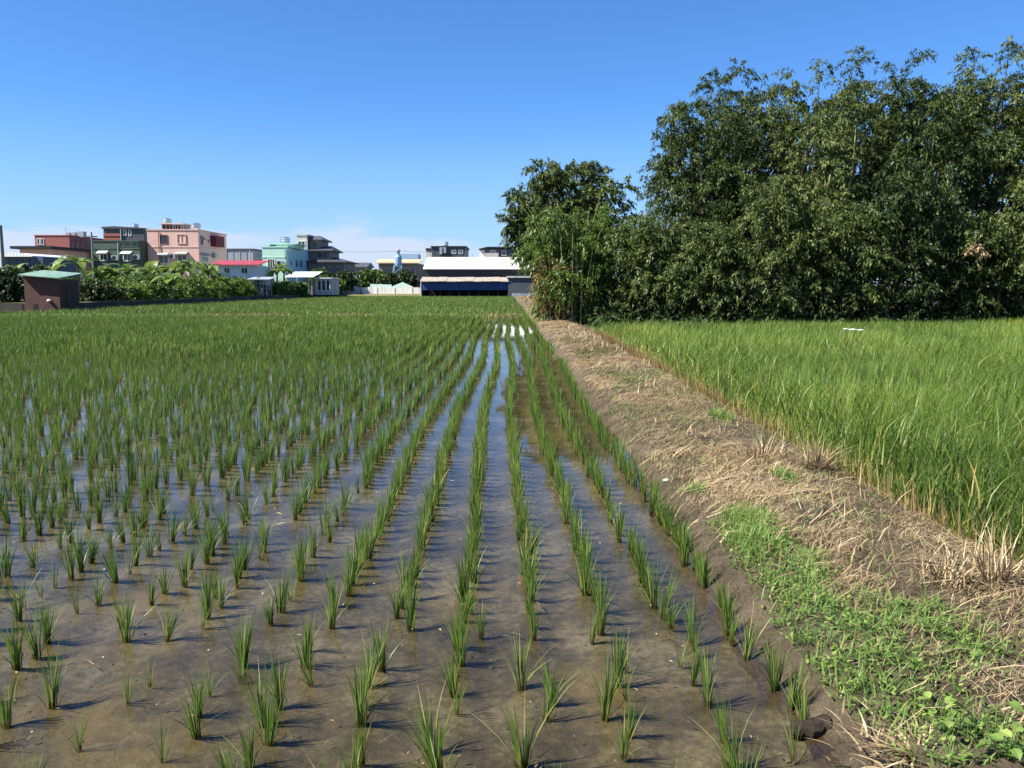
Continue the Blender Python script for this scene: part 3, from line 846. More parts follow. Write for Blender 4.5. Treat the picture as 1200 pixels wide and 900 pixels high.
# dark flat-roofed houses behind
B = building('dark_flat_house', 'dark flat roofed house with rooftop tank behind warehouse left', 506, 545.5, 290, 150, 12, M['greytin'])
MB().box(-.2, B['w'] + .2, -.2, 12, B['h'] + .003, B['h'] + .25).build('roof_slab', M['navy'], B['t'])
MB().box(-1.0, -.003, .5, 6, 0, B['h'] - .5).build('stair_wing', M['stone_grey'], B['t'])
MB().box(-1.1, -.002, .4, 6.1, B['h'] - .497, B['h'] - .1).build('stair_roof', M['navy'], B['t'])
a, z = on_front(B, 515, 298); b, z1 = on_front(B, 523, 290)
MB().box(a + .05, a + .5, -.5, -.004, z, z1).build('wall_duct', M['galv'], B['t']); MB().box(a + .6, b, -.4, -.004, z + .2, z1).build('wall_duct', M['palegrey'], B['t'])
window(B, 530, 534, 293, 297); window(B, 538, 542, 293, 297)
water_tank('slim steel tank on flat dark roof behind the warehouse', 522.5, 153, 283, 290, .45)
B = building('dark_gable_house', 'dark house with white end wall behind warehouse beside the tree', 568, 612, 291.5, 150, 12, M['greytin'])
MB().box(-.9, -.003, 0, 8, 0, B['h'] - .2).build('end_wall', M['wallwhite'], B['t'])
MB().prism([(-1.0, B['h'] - .18), (.6, B['h'] + .1), (B['w'] + .2, B['h'] + .1), (B['w'] + .2, B['h'] + .34), (.5, B['h'] + .34), (-1.0, B['h'] + .0)], -.4, 12).build('roof', M['navy'], B['t'])
window(B, 575, 580, 294, 299); window(B, 588, 593, 294, 299)
MB().box(0, 2.4, -.9, -.004, B['h'] - 1.6, B['h'] - .75).build('balcony', M['stone_grey'], B['t'])

# poles and wires
def pole(name, label, px, pyt, Y, z0, r, arms):
    p = W(px, pyt, y=Y)
    t = thing(name, label, 'pole', (p.x, Y, z0))
    h = p.z - z0
    MB().tube([(0, 0, 0), (0, 0, h)], [r, r * .65], 8).build('post', M['pole'], t)
    for z, l in arms:
        MB().box(-l / 2, l / 2, r * .8, r * .8 + .1, h - z - .06, h - z + .06).build('crossarm', M['pole'], t)
        for s in (-.42, .42): MB().lathe([(.05, h - z + .061), (.07, h - z + .12), (.04, h - z + .2)], s * l, r * .8 + .05, 6).build('insulator', M['whitepaint'], t)
    return t
pole('utility_pole', 'dark utility pole at left edge of the photo', .5, 264, 60, .45, .16, ())
pole('utility_pole', 'grey utility pole between red brown and green houses', 107, 272, 102, .45, .15, ((.5, 1.2),))
pole('utility_pole', 'short grey pole among trees left of sandy roofed house', 418, 322, 121, .42, .13, ((.3, .9),))
pole('antenna_mast', 'thin mast standing between the two dark roofs behind warehouse', 553.5, 298, 152, .42, .05, ())
def wire(label, a, b, sag):
    pts = [(a[0] + (b[0] - a[0]) * i / 14, a[1] + (b[1] - a[1]) * i / 14, a[2] + (b[2] - a[2]) * i / 14 - sag * 4 * (i / 14) * (1 - i / 14)) for i in range(15)]
    tag(MB().tube(pts, .022, 4).build('power_line', M['wire']), label, 'cable')
wire('thin power line from tower house to sandy roofed house', tuple(W(386, 293.5, y=126)), tuple(W(468, 293.5, y=128)), .25)
wire('thin power line from blue tank tower to dark flat house', tuple(W(468, 293.5, y=128)), tuple(W(506, 294, y=150)), .2)

# ------------------------------------------------------------------ brick shed and retaining wall by the paddy
YS = 50.5
a, b = W(30, 364, y=YS), W(71, 364, y=YS)
t = thing('brick_shed', 'small dark brick shed with sloping mint green roof at paddy corner', 'shed', (a.x, YS, -.05), R(0))
w = b.x - a.x
hl, hr = W(30, 323, y=YS).z + .05, W(71, 327, y=YS).z + .05
D = 2.3
MB().prism([(0, 0), (w, 0), (w, hr), (0, hl)], 0, .16).build('front_wall', M['shedbrick'], t)
MB().box(0, .16, .162, D, 0, hl - .01).build('side_wall', M['shedbrick'], t)
MB().box(w - .16, w, .162, D, 0, hr - .01).build('side_wall', M['shedbrick'], t)
MB().box(.162, w - .162, D - .16, D, 0, hr - .01).build('back_wall', M['shedbrick'], t)
MB().box(.45, .72, -.012, -.002, .1, .5).build('wall_hole', M['black'], t)
MB().box(w + .002, w + .04, .75, 1.65, 0, hr * .84).build('door', M['bark'], t)
for k in range(5):
    MB().box(w + .041, w + .06, .75 + k * .2, .79 + k * .2, .02, hr * .83).build('door_batten', M['bark'], t)
MB().lathe([(.03, .62), (.11, .66), (.12, .72), (.05, .78)], 1.42, -.06, 7).build('white_rag', M['whitepaint'], t)
NR = 6
for k in range(NR):
    f0, f1 = k / NR, (k + 1) / NR - .004
    x0, x1 = -.15 + (w + .3) * f0, -.15 + (w + .3) * f1
    za, zb = hl + .02 + (hr - hl) * f0, hl + .02 + (hr - hl) * f1
    MB().add([(x0, -.35, za), (x1, -.35, zb), (x1, D + .25, zb + .30), (x0, D + .25, za + .30), (x0, -.35, za + .05), (x1, -.35, zb + .05), (x1, D + .25, zb + .35), (x0, D + .25, za + .35)],
             [(0, 3, 2, 1), (4, 5, 6, 7), (0, 1, 5, 4), (1, 2, 6, 5), (2, 3, 7, 6), (3, 0, 4, 7)]).build('roof_sheet', M['greenroof'], t)
p0, p1 = (-26.0, 52.3), (-22.8, 116.5)
L = math.dist(p0, p1); ang = math.atan2(p1[1] - p0[1], p1[0] - p0[0])
t = thing('retaining_wall', 'long low dark concrete retaining wall along the left paddy edge', 'wall', (p0[0], p0[1], -.06), ang)
n = 26
for k in range(n):
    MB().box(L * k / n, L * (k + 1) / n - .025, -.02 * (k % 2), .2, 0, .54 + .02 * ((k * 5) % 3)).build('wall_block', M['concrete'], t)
t = thing('retaining_wall', 'short dark concrete wall left of the brick shed', 'wall', (-45, 52.2, -.06))
for k in range(8):
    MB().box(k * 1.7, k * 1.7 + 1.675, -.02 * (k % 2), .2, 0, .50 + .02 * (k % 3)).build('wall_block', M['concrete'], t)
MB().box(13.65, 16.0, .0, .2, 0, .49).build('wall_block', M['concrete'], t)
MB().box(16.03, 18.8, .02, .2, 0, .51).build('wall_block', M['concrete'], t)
# grey pen
a, b = W(297, 328, y=88), W(315, 328, y=88)
t = thing('metal_pen', 'small grey post pen with slanting sheet roof among the shrubs', 'pen', (a.x, 87, .45))
w, h = b.x - a.x, a.z - .45
for k in range(6):
    for y in (0, 1.8):
        MB().box(w * k / 5 - .04, w * k / 5 + .04, y, y + .08, 0, h).build('post', M['galv'], t)
for z in (.3, .8, 1.3): MB().box(-.03, w + .03, -.06, -.002, z * h / 1.7, z * h / 1.7 + .06).build('rail', M['galv'], t)
MB().xprism([(-.4, h + .003), (2.3, h + .25), (2.3, h + .31), (-.4, h + .07)], -.3, w + .5).build('roof_sheet', M['palegrey'], t)
MB().box(w * .8, w * 1.05, .1, .16, 0, h * .7).build('maroon_door', M['maroon'], t)


# ------------------------------------------------------------------ foliage
def crown_arrays(rng, lobes, n_spray, per, leaf, lw, L=(.38, .85), droop=.5, shell=(.48, 1.06), up=.2, hang=.4):
    lb = np.array([l[:6] for l in lobes], float)
    wt = np.array([l[3] * l[5] + l[3] * l[4] for l in lobes], float); wt /= wt.sum()
    k = rng.choice(len(lobes), n_spray, p=wt)
    d = rng.normal(size=(n_spray, 3)); d[:, 2] += .25
    d /= np.linalg.norm(d, axis=1)[:, None]
    r = rng.uniform(shell[0], shell[1], n_spray) ** .8
    p = lb[k, :3] + d * lb[k, 3:6] * r[:, None]
    out = d.copy(); out[:, 2] = out[:, 2] * .6 + up
    out += rng.normal(size=out.shape) * .3
    out /= np.linalg.norm(out, axis=1)[:, None]
    Ls = rng.uniform(L[0], L[1], n_spray)
    N = n_spray * per
    si = np.repeat(np.arange(n_spray), per)
    t = rng.random(N)
    c = p[si] + out[si] * (Ls[si] * (t - .45))[:, None]
    c[:, 2] -= droop * Ls[si] * t * t
    c += rng.normal(size=(N, 3)) * (.07 * Ls[si])[:, None]
    tang = out[si].copy(); tang[:, 2] -= 2 * droop * t
    ld = tang * .8 + rng.normal(size=(N, 3)) * .62; ld[:, 2] -= hang
    ld /= np.linalg.norm(ld, axis=1)[:, None]
    sd = np.cross(ld, rng.normal(size=(N, 3)) * .6 + np.array([0, 0, 1.0])); sd /= (np.linalg.norm(sd, axis=1)[:, None] + 1e-6)
    ll = leaf * rng.uniform(.65, 1.35, N); ww = lw * rng.uniform(.7, 1.3, N)
    mid = c + ld * (ll * .42)[:, None]
    nb = np.cross(sd, ld)
    V = np.stack([c, mid + sd * (ww / 2)[:, None] + nb * (ww * .12)[:, None], c + ld * ll[:, None] - np.array([0, 0, 1.0]) * (ll * .12)[:, None], mid - sd * (ww / 2)[:, None] + nb * (ww * .12)[:, None]], 1).reshape(-1, 3)
    st = rng.random(n_spray)
    tint = np.clip(.55 * st[si] + .45 * rng.random(N), 0, 1)
    dead = rng.random(N) < .006; tint[dead] = 1
    return V, np.repeat(tint, 4)


def crown(name, rng, lobes, n_spray, per, leaf, lw, material, parent, **kw):
    V, tint = crown_arrays(rng, lobes, n_spray, per, leaf, lw, **kw)
    tint = np.where(tint < 1, np.clip(tint * .85 + rng.uniform(-.10, .26), 0, .96), 1)
    Q = np.arange(len(V)).reshape(-1, 4)
    return link_mesh(name, np_mesh(name, V, Q, attrs={'tint': tint}), material, parent)


def make_lobes(rng, rx, ry, z0, z1, n, size=.36, taper=.75):
    """leafy lobes spread over the outside of an upright crown rx by ry from z0 to z1, plus a core"""
    L = []
    hz = (z1 - z0)
    n = int(n * 1.9)
    for i in range(n):
        f = (i + .5) / n
        z = z0 + hz * (.06 + .86 * f)
        prof = math.sin(PI * min(.93, max(.16, (f * .70 + .15)))) ** taper
        a = i * 2.39996 + rng.uniform(-.6, .6)
        rr = rng.uniform(.62, .92)
        s = size * rng.uniform(.65, 1.2)
        q = .45 * (rx + ry) * s * (.55 + .5 * prof)
        L.append((rx * prof * rr * math.cos(a), ry * prof * rr * math.sin(a), z, q * 1.15, q * 1.15, q * rng.uniform(.62, .9)))
    for f in (.25, .5, .72):
        prof = math.sin(PI * (f * .8 + .15)) ** taper
        L.append((0, 0, z0 + hz * f, rx * .68 * prof, ry * .68 * prof, hz * .22))
    return L


def trunk(rng, lobes, r, mat_, parent, culms=0, spread=.5, height=5, name='trunk'):
    m = MB()
    if culms:
        for i in range(culms):
            a = rng.uniform(0, 2 * PI); q = rng.uniform(.1, 1) ** .5 * spread
            x, y = q * math.cos(a), q * math.sin(a)
            lx, ly = x * rng.uniform(.6, 2.0), y * rng.uniform(.6, 2.0)
            h = height * rng.uniform(.75, 1.05)
            m.tube([(x, y, -.1), (x + lx * .12, y + ly * .12, h * .4), (x + lx * .45, y + ly * .45, h * .75), (x + lx * 1.1, y + ly * 1.1, h)], [r, r * .9, r * .6, r * .2], 5)
    else:
        top = max(lobes, key=lambda l: l[2])
        m.tube([(0, 0, -.15), (.1, .05, height * .3), (-.08, .1, height * .6), (top[0] * .5, top[1] * .5, height * .9)], [r, r * .8, r * .55, r * .25], 8)
        for l in lobes[::max(1, len(lobes) // 8)]:
            z = max(.4, l[2] * .55)
            m.tube([(0, .05, z * .8), (l[0] * .4, l[1] * .4, z + .3), (l[0] * .8, l[1] * .8, l[2])], [r * .45, r * .3, r * .1], 5)
    return m.build(name, mat_, parent)


def tree(name, label, cat, px, hw, ptop, pbot, Y, mat_, leaves, leaf=.145, lw=.050, n_lobes=11, ry=None, culms=0, group=None, seed=0, extra=None, bark='bark', per=34, z0=None, taper=.75, cr=.10, **kw):
    rng = np.random.default_rng(seed + 100)
    c = W(px, pbot, y=Y); top = W(px, ptop, y=Y).z
    gz = .2 if px > 500 and Y < 60 else .45
    if z0 is not None: gz = z0
    rx = hw * Y / F
    ry = ry or rx * .85
    t = thing(name, label, cat, (c.x, Y, gz), 0, group)
    lobes = make_lobes(rng, rx, ry, max(-.1, c.z - gz), top - gz, n_lobes, taper=taper, size=.42)
    if extra:
        for (epx, epy, erx, erz) in extra:
            e = W(epx, epy, y=Y); lobes.append((e.x - c.x, 0, e.z - gz, erx, erx, erz))
    crown('crown', rng, lobes, max(8, int(leaves * 1.25) // per), per, leaf, lw, mat_, t, **kw)
    trunk(rng, lobes, cr, M['culm'] if culms else M[bark], t, culms, rx * .5, top - gz, 'culms' if culms else 'trunk')
    return t

BL, DL, BR, SH = M['bamboo_leaf'], M['dark_leaf'], M['bright_leaf'], M['shrub_leaf']
G1 = 'trees of the grove on the right'
tree('grove_tree', 'round headed tree behind the bamboo clump, nearest the warehouse', 'tree', 667, 66, 186, 322, 46, BL, 30000, group=G1, seed=1, n_lobes=14, cr=.16, extra=((733, 222, .55, .8), (610, 232, .7, .8), (607, 262, .7, .7)), leaf=.25, lw=.08)
tree('bamboo_clump', 'light green bamboo clump with visible culms at the grove corner', 'bamboo', 674, 58, 236, 378, 33.5, BR, 27000, group=G1, seed=2, culms=26, cr=.028, leaf=.17, lw=.042, n_lobes=12, taper=.45)
tree('yellow_bamboo', 'yellowing bamboo shrub at the grove corner beside the path', 'bamboo', 646, 20, 292, 372, 33.0, M['dry_leaf'], 6500, group=G1, seed=3, culms=8, cr=.02, leaf=.16, lw=.032, n_lobes=7, taper=.4)
tree('grove_tree', 'low dense shrubby tree between bamboo clump and tall grove', 'tree', 772, 56, 248, 372, 32.5, BL, 20000, group=G1, seed=4, n_lobes=12, cr=.09)
spec = [
    ('left end tree of the tall grove with drooping outer sprays', 822, 58, 96, 335, 35, BL, 32000, ((776, 210, .8, 1.1), (786, 172, .8, .9), (812, 138, .8, .8), (840, 104, .7, .7))),
    ('tall grove tree with a tuft poking above its neighbours', 872, 52, 84, 330, 37, BL, 26000, ((868, 84, .55, .6), (895, 104, .6, .6))),
    ('tall feathery grove tree between the tufted tree and the bare stemmed one', 938, 56, 90, 330, 34, BL, 28000, ((928, 96, .6, .7), (965, 84, .5, .6))),
    ('tall grove tree with pale bare stems showing in mid crown', 1010, 56, 66, 330, 36, BL, 28000, ((1008, 72, .6, .6),)),
    ('dense tall grove tree left of the tallest one', 1082, 56, 72, 330, 34, BL, 28000, ((1078, 78, .6, .7), (1045, 88, .5, .6))),
    ('tallest grove tree near right edge of the photo', 1152, 60, 58, 330, 35, BL, 28000, ((1138, 70, .6, .6), (1185, 62, .6, .7))),
    ('grove tree partly outside the right edge of the photo', 1228, 60, 52, 330, 34, BL, 22000, ((1200, 62, .6, .7),)),
]
for i, (lab, px, hw, pt, pb, Y, m_, n_, ex) in enumerate(spec):
    tree('grove_tree', lab, 'tree', px, hw, pt + 8, pb, Y, m_, n_, group=G1, seed=10 + i, n_lobes=15, cr=.13, extra=ex, ry=2.2, taper=.42 if i else .95)
under = [
    ('understory bush at the foot of the left end grove tree', 836, 44, 252, 31),
    ('understory bush below the tufted grove tree', 905, 46, 188, 30.5),
    ('understory bush below the bare stemmed grove tree', 985, 50, 232, 30.6),
    ('understory bush left of the pale dead spray', 1065, 48, 170, 30.3),
    ('understory bush behind the pale dead spray', 1140, 50, 238, 30.6),
    ('understory bush at right edge of the photo', 1212, 46, 190, 30.2),
]
for i, (lab, px, hw, pt, Y) in enumerate(under):
    tree('grove_bush', lab, 'bush', px, hw, pt, 372, Y, BL if i != 3 else DL, 13000, group='bushes along the foot of the grove', seed=30 + i, n_lobes=11, cr=.06, ry=1.2, taper=.5)
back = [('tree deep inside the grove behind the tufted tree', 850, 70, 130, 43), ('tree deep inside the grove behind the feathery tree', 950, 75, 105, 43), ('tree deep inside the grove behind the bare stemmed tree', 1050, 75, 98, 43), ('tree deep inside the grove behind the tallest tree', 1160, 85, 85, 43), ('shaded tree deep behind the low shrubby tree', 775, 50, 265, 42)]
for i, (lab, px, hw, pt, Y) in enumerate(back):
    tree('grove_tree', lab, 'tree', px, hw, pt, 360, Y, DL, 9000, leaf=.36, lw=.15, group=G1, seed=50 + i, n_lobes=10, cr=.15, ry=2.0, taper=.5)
rng = np.random.default_rng(66)
lobes = [(x, 29.9 + rng.uniform(-.25, .35), rng.uniform(.25, .45), .6, .4, rng.uniform(.3, .55)) for x in np.arange(3.6, 22, .5)]
lobes += [(x, 32.5 + rng.uniform(-.4, .4), rng.uniform(.5, 1.5), 1.0, .6, rng.uniform(.6, .9)) for x in np.arange(4.2, 24, .6)]
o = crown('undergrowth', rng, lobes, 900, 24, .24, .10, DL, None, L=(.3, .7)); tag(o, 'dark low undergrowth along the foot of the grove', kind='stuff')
# pale dead spray hanging in the right bushes
rng = np.random.default_rng(77)
p = W(1142, 292, y=29.2)
t = thing('dead_spray', 'pale dead leafy spray hanging in front of dark grove foliage', 'branch', tuple(p))
crown('leaf_cluster', rng, [(0, 0, 0, .34, .2, .13)], 26, 9, .13, .05, M['straw'], t, L=(.3, .6))
MB().tube([(.1, .1, .3), (0, .1, .05), (-.3, .05, -.15)], [.02, .015, .008], 5).build('twig', M['bark'], t)
# bare culms showing in the crown of the grove
for (x0, y0, x1, y1, Y, lab) in ((992, 240, 1003, 150, 32.5, 'pale bare culm leaning right in the mid grove'), (968, 250, 962, 175, 32.4, 'thin bare culm standing upright left in the mid grove'), (1095, 262, 1120, 175, 32.2, 'bare culm slanting right in the right part of the grove')):
    a, b = W(x0, y0, y=Y), W(x1, y1, y=Y + .6)
    f = Vector((a.x - (b.x - a.x) * .9, Y + .6, .2))
    tag(MB().tube([f, a, (a + b) / 2 + Vector((.06, 0, 0)), b], [.045, .04, .035, .02], 6).build('bare_culm', M['culm']), lab, 'stem')

# left belt: shrubs, vines, banana plants
def shrub(label, x, Y, rx, h, m_, n_, seed, ry=None, leaf=.22, lw=.10, gz=.45, name='shrub', group='shrubs behind the retaining wall', cat='shrub'):
    rng = np.random.default_rng(seed + 500)
    t = thing(name, label, cat, (x, Y, gz), 0, group)
    lobes = make_lobes(rng, rx, ry or rx, -.1, h, 8, size=.42, taper=.5)
    crown('foliage', rng, lobes, n_ // 24, 24, leaf, lw, m_, t, L=(.4, .9), droop=.35, hang=.25)
    trunk(rng, lobes, .06, M['bark'], t, height=h * .8, name='stem')
    return t
def wx(Y): return p0[0] + (p1[0] - p0[0]) * (Y - p0[1]) / (p1[1] - p0[1])
VL = M['vine_leaf']
sl = [  # px along the wall, distance behind wall, half-width m, height m, material
    ('shaded dark bush just right of the brick shed', 113, 1.3, 1.5, 1.9, DL), ('rounded bright bush second to the right of the brick shed', 143, 1.4, 1.7, 2.1, VL),
    ('dark leafy bush below the green house', 166, 1.6, 1.7, 2.4, SH), ('bright vine covered bush below the left part of the pink house', 190, 1.4, 1.8, 2.5, VL),
    ('dark bush below the centre of the pink house', 212, 1.8, 1.9, 2.8, SH), ('light green bush below the right part of the pink house', 232, 1.3, 1.9, 2.3, VL),
    ('bright vine mound under the left end of the red roof', 252, 1.6, 2.0, 2.6, VL), ('bright vine mound under the middle of the red roof', 268, 1.7, 2.0, 2.4, VL),
    ('dark bush left of the grey pen', 284, 1.5, 2.0, 2.1, SH), ('shaded bush touching the left side of grey pen', 293, 1.7, 1.6, 1.9, DL),
    ('low bright bush right of the grey pen', 322, 1.3, 1.6, 1.4, VL), ('low bush in front of the carport', 334, 1.2, 1.6, 1.5, SH)]
for i, (lab, px, off, rx, h, m_) in enumerate(sl):
    # distance at which this pixel column meets the line just behind the wall
    Yb = 50.0
    for _ in range(40):
        Yb = min(110, max(52, F * (wx(Yb) - off - .7) / (px - 592)))
    shrub(lab, wx(Yb) - off - .7, Yb + .6, rx * 1.05, h * (.70, .62, .74, .60, .70, .66, .76, .72, .85, .9, .95, .95)[i], m_, 7500, i, leaf=.17, lw=.09)
for i, (lab, x, Y, rx, h) in enumerate((('tall dark hedge bush at the left photo edge', -33.2, 55, 1.9, 2.6), ('dark hedge bush close behind the brick shed left side', -31.0, 56, 1.6, 2.4), ('dark hedge bush beyond the left photo edge', -36, 55, 1.9, 2.9))):
    shrub(lab, x, Y, rx, h, DL, 6000, 40 + i, group='dark hedge bushes left of the shed')
# second row, taller
sl2 = [('tall back bush behind the brick shed roof', 88, 68, 2.0, 2.6, SH), ('tall back bush in front of the red brown house', 128, 72, 2.2, 2.9, SH), ('tall back bush at the left foot of the green house', 155, 78, 2.3, 3.0, DL), ('tall back bush at foot of the pink house', 200, 88, 2.4, 3.0, SH),
       ('tall back bush at right foot of pink house', 240, 92, 2.4, 2.8, DL), ('back bush before the white wall of red roof house', 275, 90, 1.8, 1.7, VL), ('back bush at left foot of the mint house', 312, 103, 2.0, 1.8, SH)]
for i, (lab, px, Y, rx, h, m_) in enumerate(sl2):
    shrub(lab, W(px, 335, y=Y).x, Y, rx, h * (.62, .62, .62, .55, .62, .8, .8)[i], m_, 5200, 60 + i, leaf=.22, lw=.11)

# banana plants: each leaf a part
def banana_leaf_mesh(rng, L, wd, rise, bend):
    n = 7; V = []; Fc = []
    for i in range(n + 1):
        t = i / n
        x = L * (t * .75 + .1 * t * t); z = rise * L * t - bend * L * t * t
        w = wd * (math.sin(PI * min(1, .08 + t * .92)) ** .7) * .5 + .012
        V += [(x, -w, z + w * .45 * (1 - t)), (x, 0, z), (x, w, z + w * .45 * (1 - t))]
    for i in range(n):
        b = i * 3
        Fc += [(b, b + 1, b + 4, b + 3), (b + 1, b + 2, b + 5, b + 4)]
    me = bpy.data.meshes.new('leaf'); me.from_pydata(V, [], Fc); me.update()
    at = me.attributes.new('tint', 'FLOAT', 'POINT'); tv = rng.uniform(.1, .95)
    at.data.foreach_set('value', np.full(len(V), tv, np.float32))
    me.materials.append(M['banana_leaf'])
    return me
brng = np.random.default_rng(21)
leaf_meshes = [banana_leaf_mesh(brng, brng.uniform(1.5, 2.1), brng.uniform(.42, .6), r_, b_) for r_, b_ in ((1.0, .9), (.8, 1.0), (1.3, 1.0), (.6, .9), (1.1, 1.2), (.9, .7))]
def banana(label, px, Y, h, off=0, gz=.45):
    h += .30
    x = W(px, 335, y=Y).x
    t = thing('banana_plant', label, 'banana plant', (x, Y, gz), brng.uniform(0, 6), 'banana plants behind the retaining wall')
    MB().tube([(0, 0, 0), (.03, .02, h * .5), (.0, .05, h)], [.16, .13, .07], 7).build('stem', M['banana_stem'], t)
    n = 8
    for k in range(n):
        o = bpy.data.objects.new('leaf', leaf_meshes[(k + int(px)) % 6]); COL.objects.link(o); o.parent = t
        o.location = (0, .03, h * (.86 + .14 * (k / n)))
        o.rotation_euler = (brng.uniform(-.2, .2), -brng.uniform(-.1, .45), k * 2.4 + brng.uniform(-.3, .3))
        s = brng.uniform(.8, 1.2); o.scale = (s, s * 1.1, s)
for lab, px, Y, h in (('banana plant with yellow leaves right behind the brick shed roof', 62, 60, 1.6), ('tall banana plant left of the grey pole', 92, 63, 2.3), ('banana plant before the left awning of the green house', 119, 70, 1.5),
                      ('banana plant below the right awning of the green house', 150, 74, 1.9), ('banana plant at the left corner of the pink house', 171, 78, 1.9), ('banana plant under the left awning of the pink house', 193, 82, 2.0),
                      ('banana plant under the right awning of the pink house', 214, 84, 2.1), ('banana plant at the shaded corner of the pink house', 238, 82, 2.4), ('banana plant left of the red roof', 251, 86, 1.7),
                      ('banana plant left before the mint house', 307, 98, 1.5), ('banana plant in the middle before the mint house', 325, 97, 2.2), ('dark banana plant right before the mint house side wall', 333, 99, 2.4),
                      ('low banana plant in the wall shrubs below the pink house', 201, 66, .9)):
    banana(lab, px, Y, h)
for i, (lab, px, Y, h) in enumerate((('dark banana plant left in the row below the pink house windows', 180, 76, 1.9), ('dark banana plant second in the row below the pink house windows', 204, 76, 2.0), ('dark banana plant third in the row below the pink house windows', 224, 77, 2.2),
                      ('dark banana plant at the right end of the row below the pink house', 245, 80, 2.0), ('banana plant between the green house awnings', 134, 71, 1.6), ('banana plant by the left edge hedge behind the shed', 20, 58, 1.5))):
    banana(lab, px, Y, h)

# village trees further off
for i, (lab, px, hw, pt, pb, Y, m_) in enumerate((
        ('small round tree in front of the tower house', 376, 11, 314, 338, 112, SH), ('dark tree right of the glazed lean-to', 402, 14, 316, 340, 118, DL), ('small tree on the far bank by the short grey pole', 410, 8, 318, 340, 128, SH),
        ('bushy green tree left of the sandy roofed house', 434, 17, 314, 341, 123, SH), ('dark tree before the sandy roofed house left of tank tower', 458, 11, 318, 341, 126, DL), ('dark tree before the sandy roofed house right of tank tower', 477, 12, 315, 341, 126, DL),
        ('pale shrub beside the glazed lean-to', 392, 9, 326, 341, 113, VL), ('low shrub at the foot of the carport posts', 352, 7, 332, 344, 101, VL))):
    tree('village_tree', lab, 'tree', px, hw, pt, pb, Y, m_, 3600, leaf=.32, lw=.17, n_lobes=9, group='trees among the village houses', seed=80 + i, per=20, z0=.42, L=(.5, 1.1))
rng = np.random.default_rng(5)
lobes = [(x, 300 + rng.uniform(-10, 10), rng.uniform(1.5, 3.5), rng.uniform(4, 8), 5, rng.uniform(2.0, 3.4)) for x in np.arange(-190, 40, 6)]
o = crown('far_woodland', rng, lobes, 900, 24, 1.1, .8, DL, None, L=(1.5, 3)); tag(o, 'distant low line of trees closing the horizon behind the village', kind='stuff')


# ------------------------------------------------------------------ blades
def blades(rng, base, h, w, az, lean, segs=3, curl=.5, tint=None, w_base=.8, yaw=None):
    """curved tapering blades; returns V, quads, tris, t, tint"""
    N = len(base)
    dx, dy = np.cos(az), np.sin(az)
    fa = az + PI / 2 if yaw is None else yaw
    sx, sy = np.cos(fa), np.sin(fa)
    ts = np.linspace(0, 1, segs + 1)
    rows, tt = [], []
    for t in ts:
        off = lean * h * (t * (1 - curl) + curl * t * t * 1.6)
        z = h * (t - .30 * lean * t * t)
        cx = base[:, 0] + dx * off; cy = base[:, 1] + dy * off; cz = base[:, 2] + z
        ww = w * .5 * (w_base + (1 - w_base) * min(1, t * 3)) * (1 - t ** 2.2) if t < 1 else w * 0
        if t < 1:
            rows.append(np.stack([cx - sx * ww, cy - sy * ww, cz], -1)); rows.append(np.stack([cx + sx * ww, cy + sy * ww, cz], -1))
            tt += [t, t]
        else:
            rows.append(np.stack([cx, cy, cz], -1)); tt.append(t)
    V = np.stack(rows, 1)                       # N, nv, 3
    nv = V.shape[1]
    b = (np.arange(N) * nv)[:, None]
    Q = np.concatenate([b + np.array([[2 * i, 2 * i + 1, 2 * i + 3, 2 * i + 2]]) for i in range(segs - 1)], 0) if segs > 1 else None
    T = b + np.array([[2 * segs - 2, 2 * segs - 1, 2 * segs]])
    tint = rng.random(N) if tint is None else tint
    return V.reshape(-1, 3), Q, T, np.tile(np.array(tt), N), np.repeat(tint, nv)


def merge(parts):
    Vs, Qs, Ts, tt, ti = [], [], [], [], []
    n = 0
    for V, Q, T, t, c in parts:
        Vs.append(V); tt.append(t); ti.append(c)
        if Q is not None: Qs.append(Q + n)
        Ts.append(T + n); n += len(V)
    return np.concatenate(Vs), (np.concatenate(Qs) if Qs else None), np.concatenate(Ts), np.concatenate(tt), np.concatenate(ti)


def blade_obj(name, parts, material, parent=None):
    V, Q, T, t, c = merge(parts)
    return link_mesh(name, np_mesh(name, V, Q, T, {'t': t, 'tint': c}), material, parent)


# ---- rice seedlings
def clump_blades(rng, n, h, spread, segs, wd):
    az = rng.uniform(0, 2 * PI, n)
    rr = rng.uniform(0, .014, n)
    base = np.stack([rr * np.cos(az), rr * np.sin(az), np.full(n, -.03)], -1)
    hh = h * rng.uniform(.55, 1.08, n)
    lean = np.abs(rng.normal(0, spread, n)) + .04
    out = rng.random(n) < .10; lean[out] += rng.uniform(.2, .6, out.sum()); hh[out] *= .8
    tint = np.clip(rng.normal(.56, .2, n), 0, .92); tint[rng.random(n) < .045] = 1.0
    return blades(rng, base, hh, wd * rng.uniform(.7, 1.2, n), az, lean, segs, .6, tint, yaw=rng.uniform(0, PI, n))

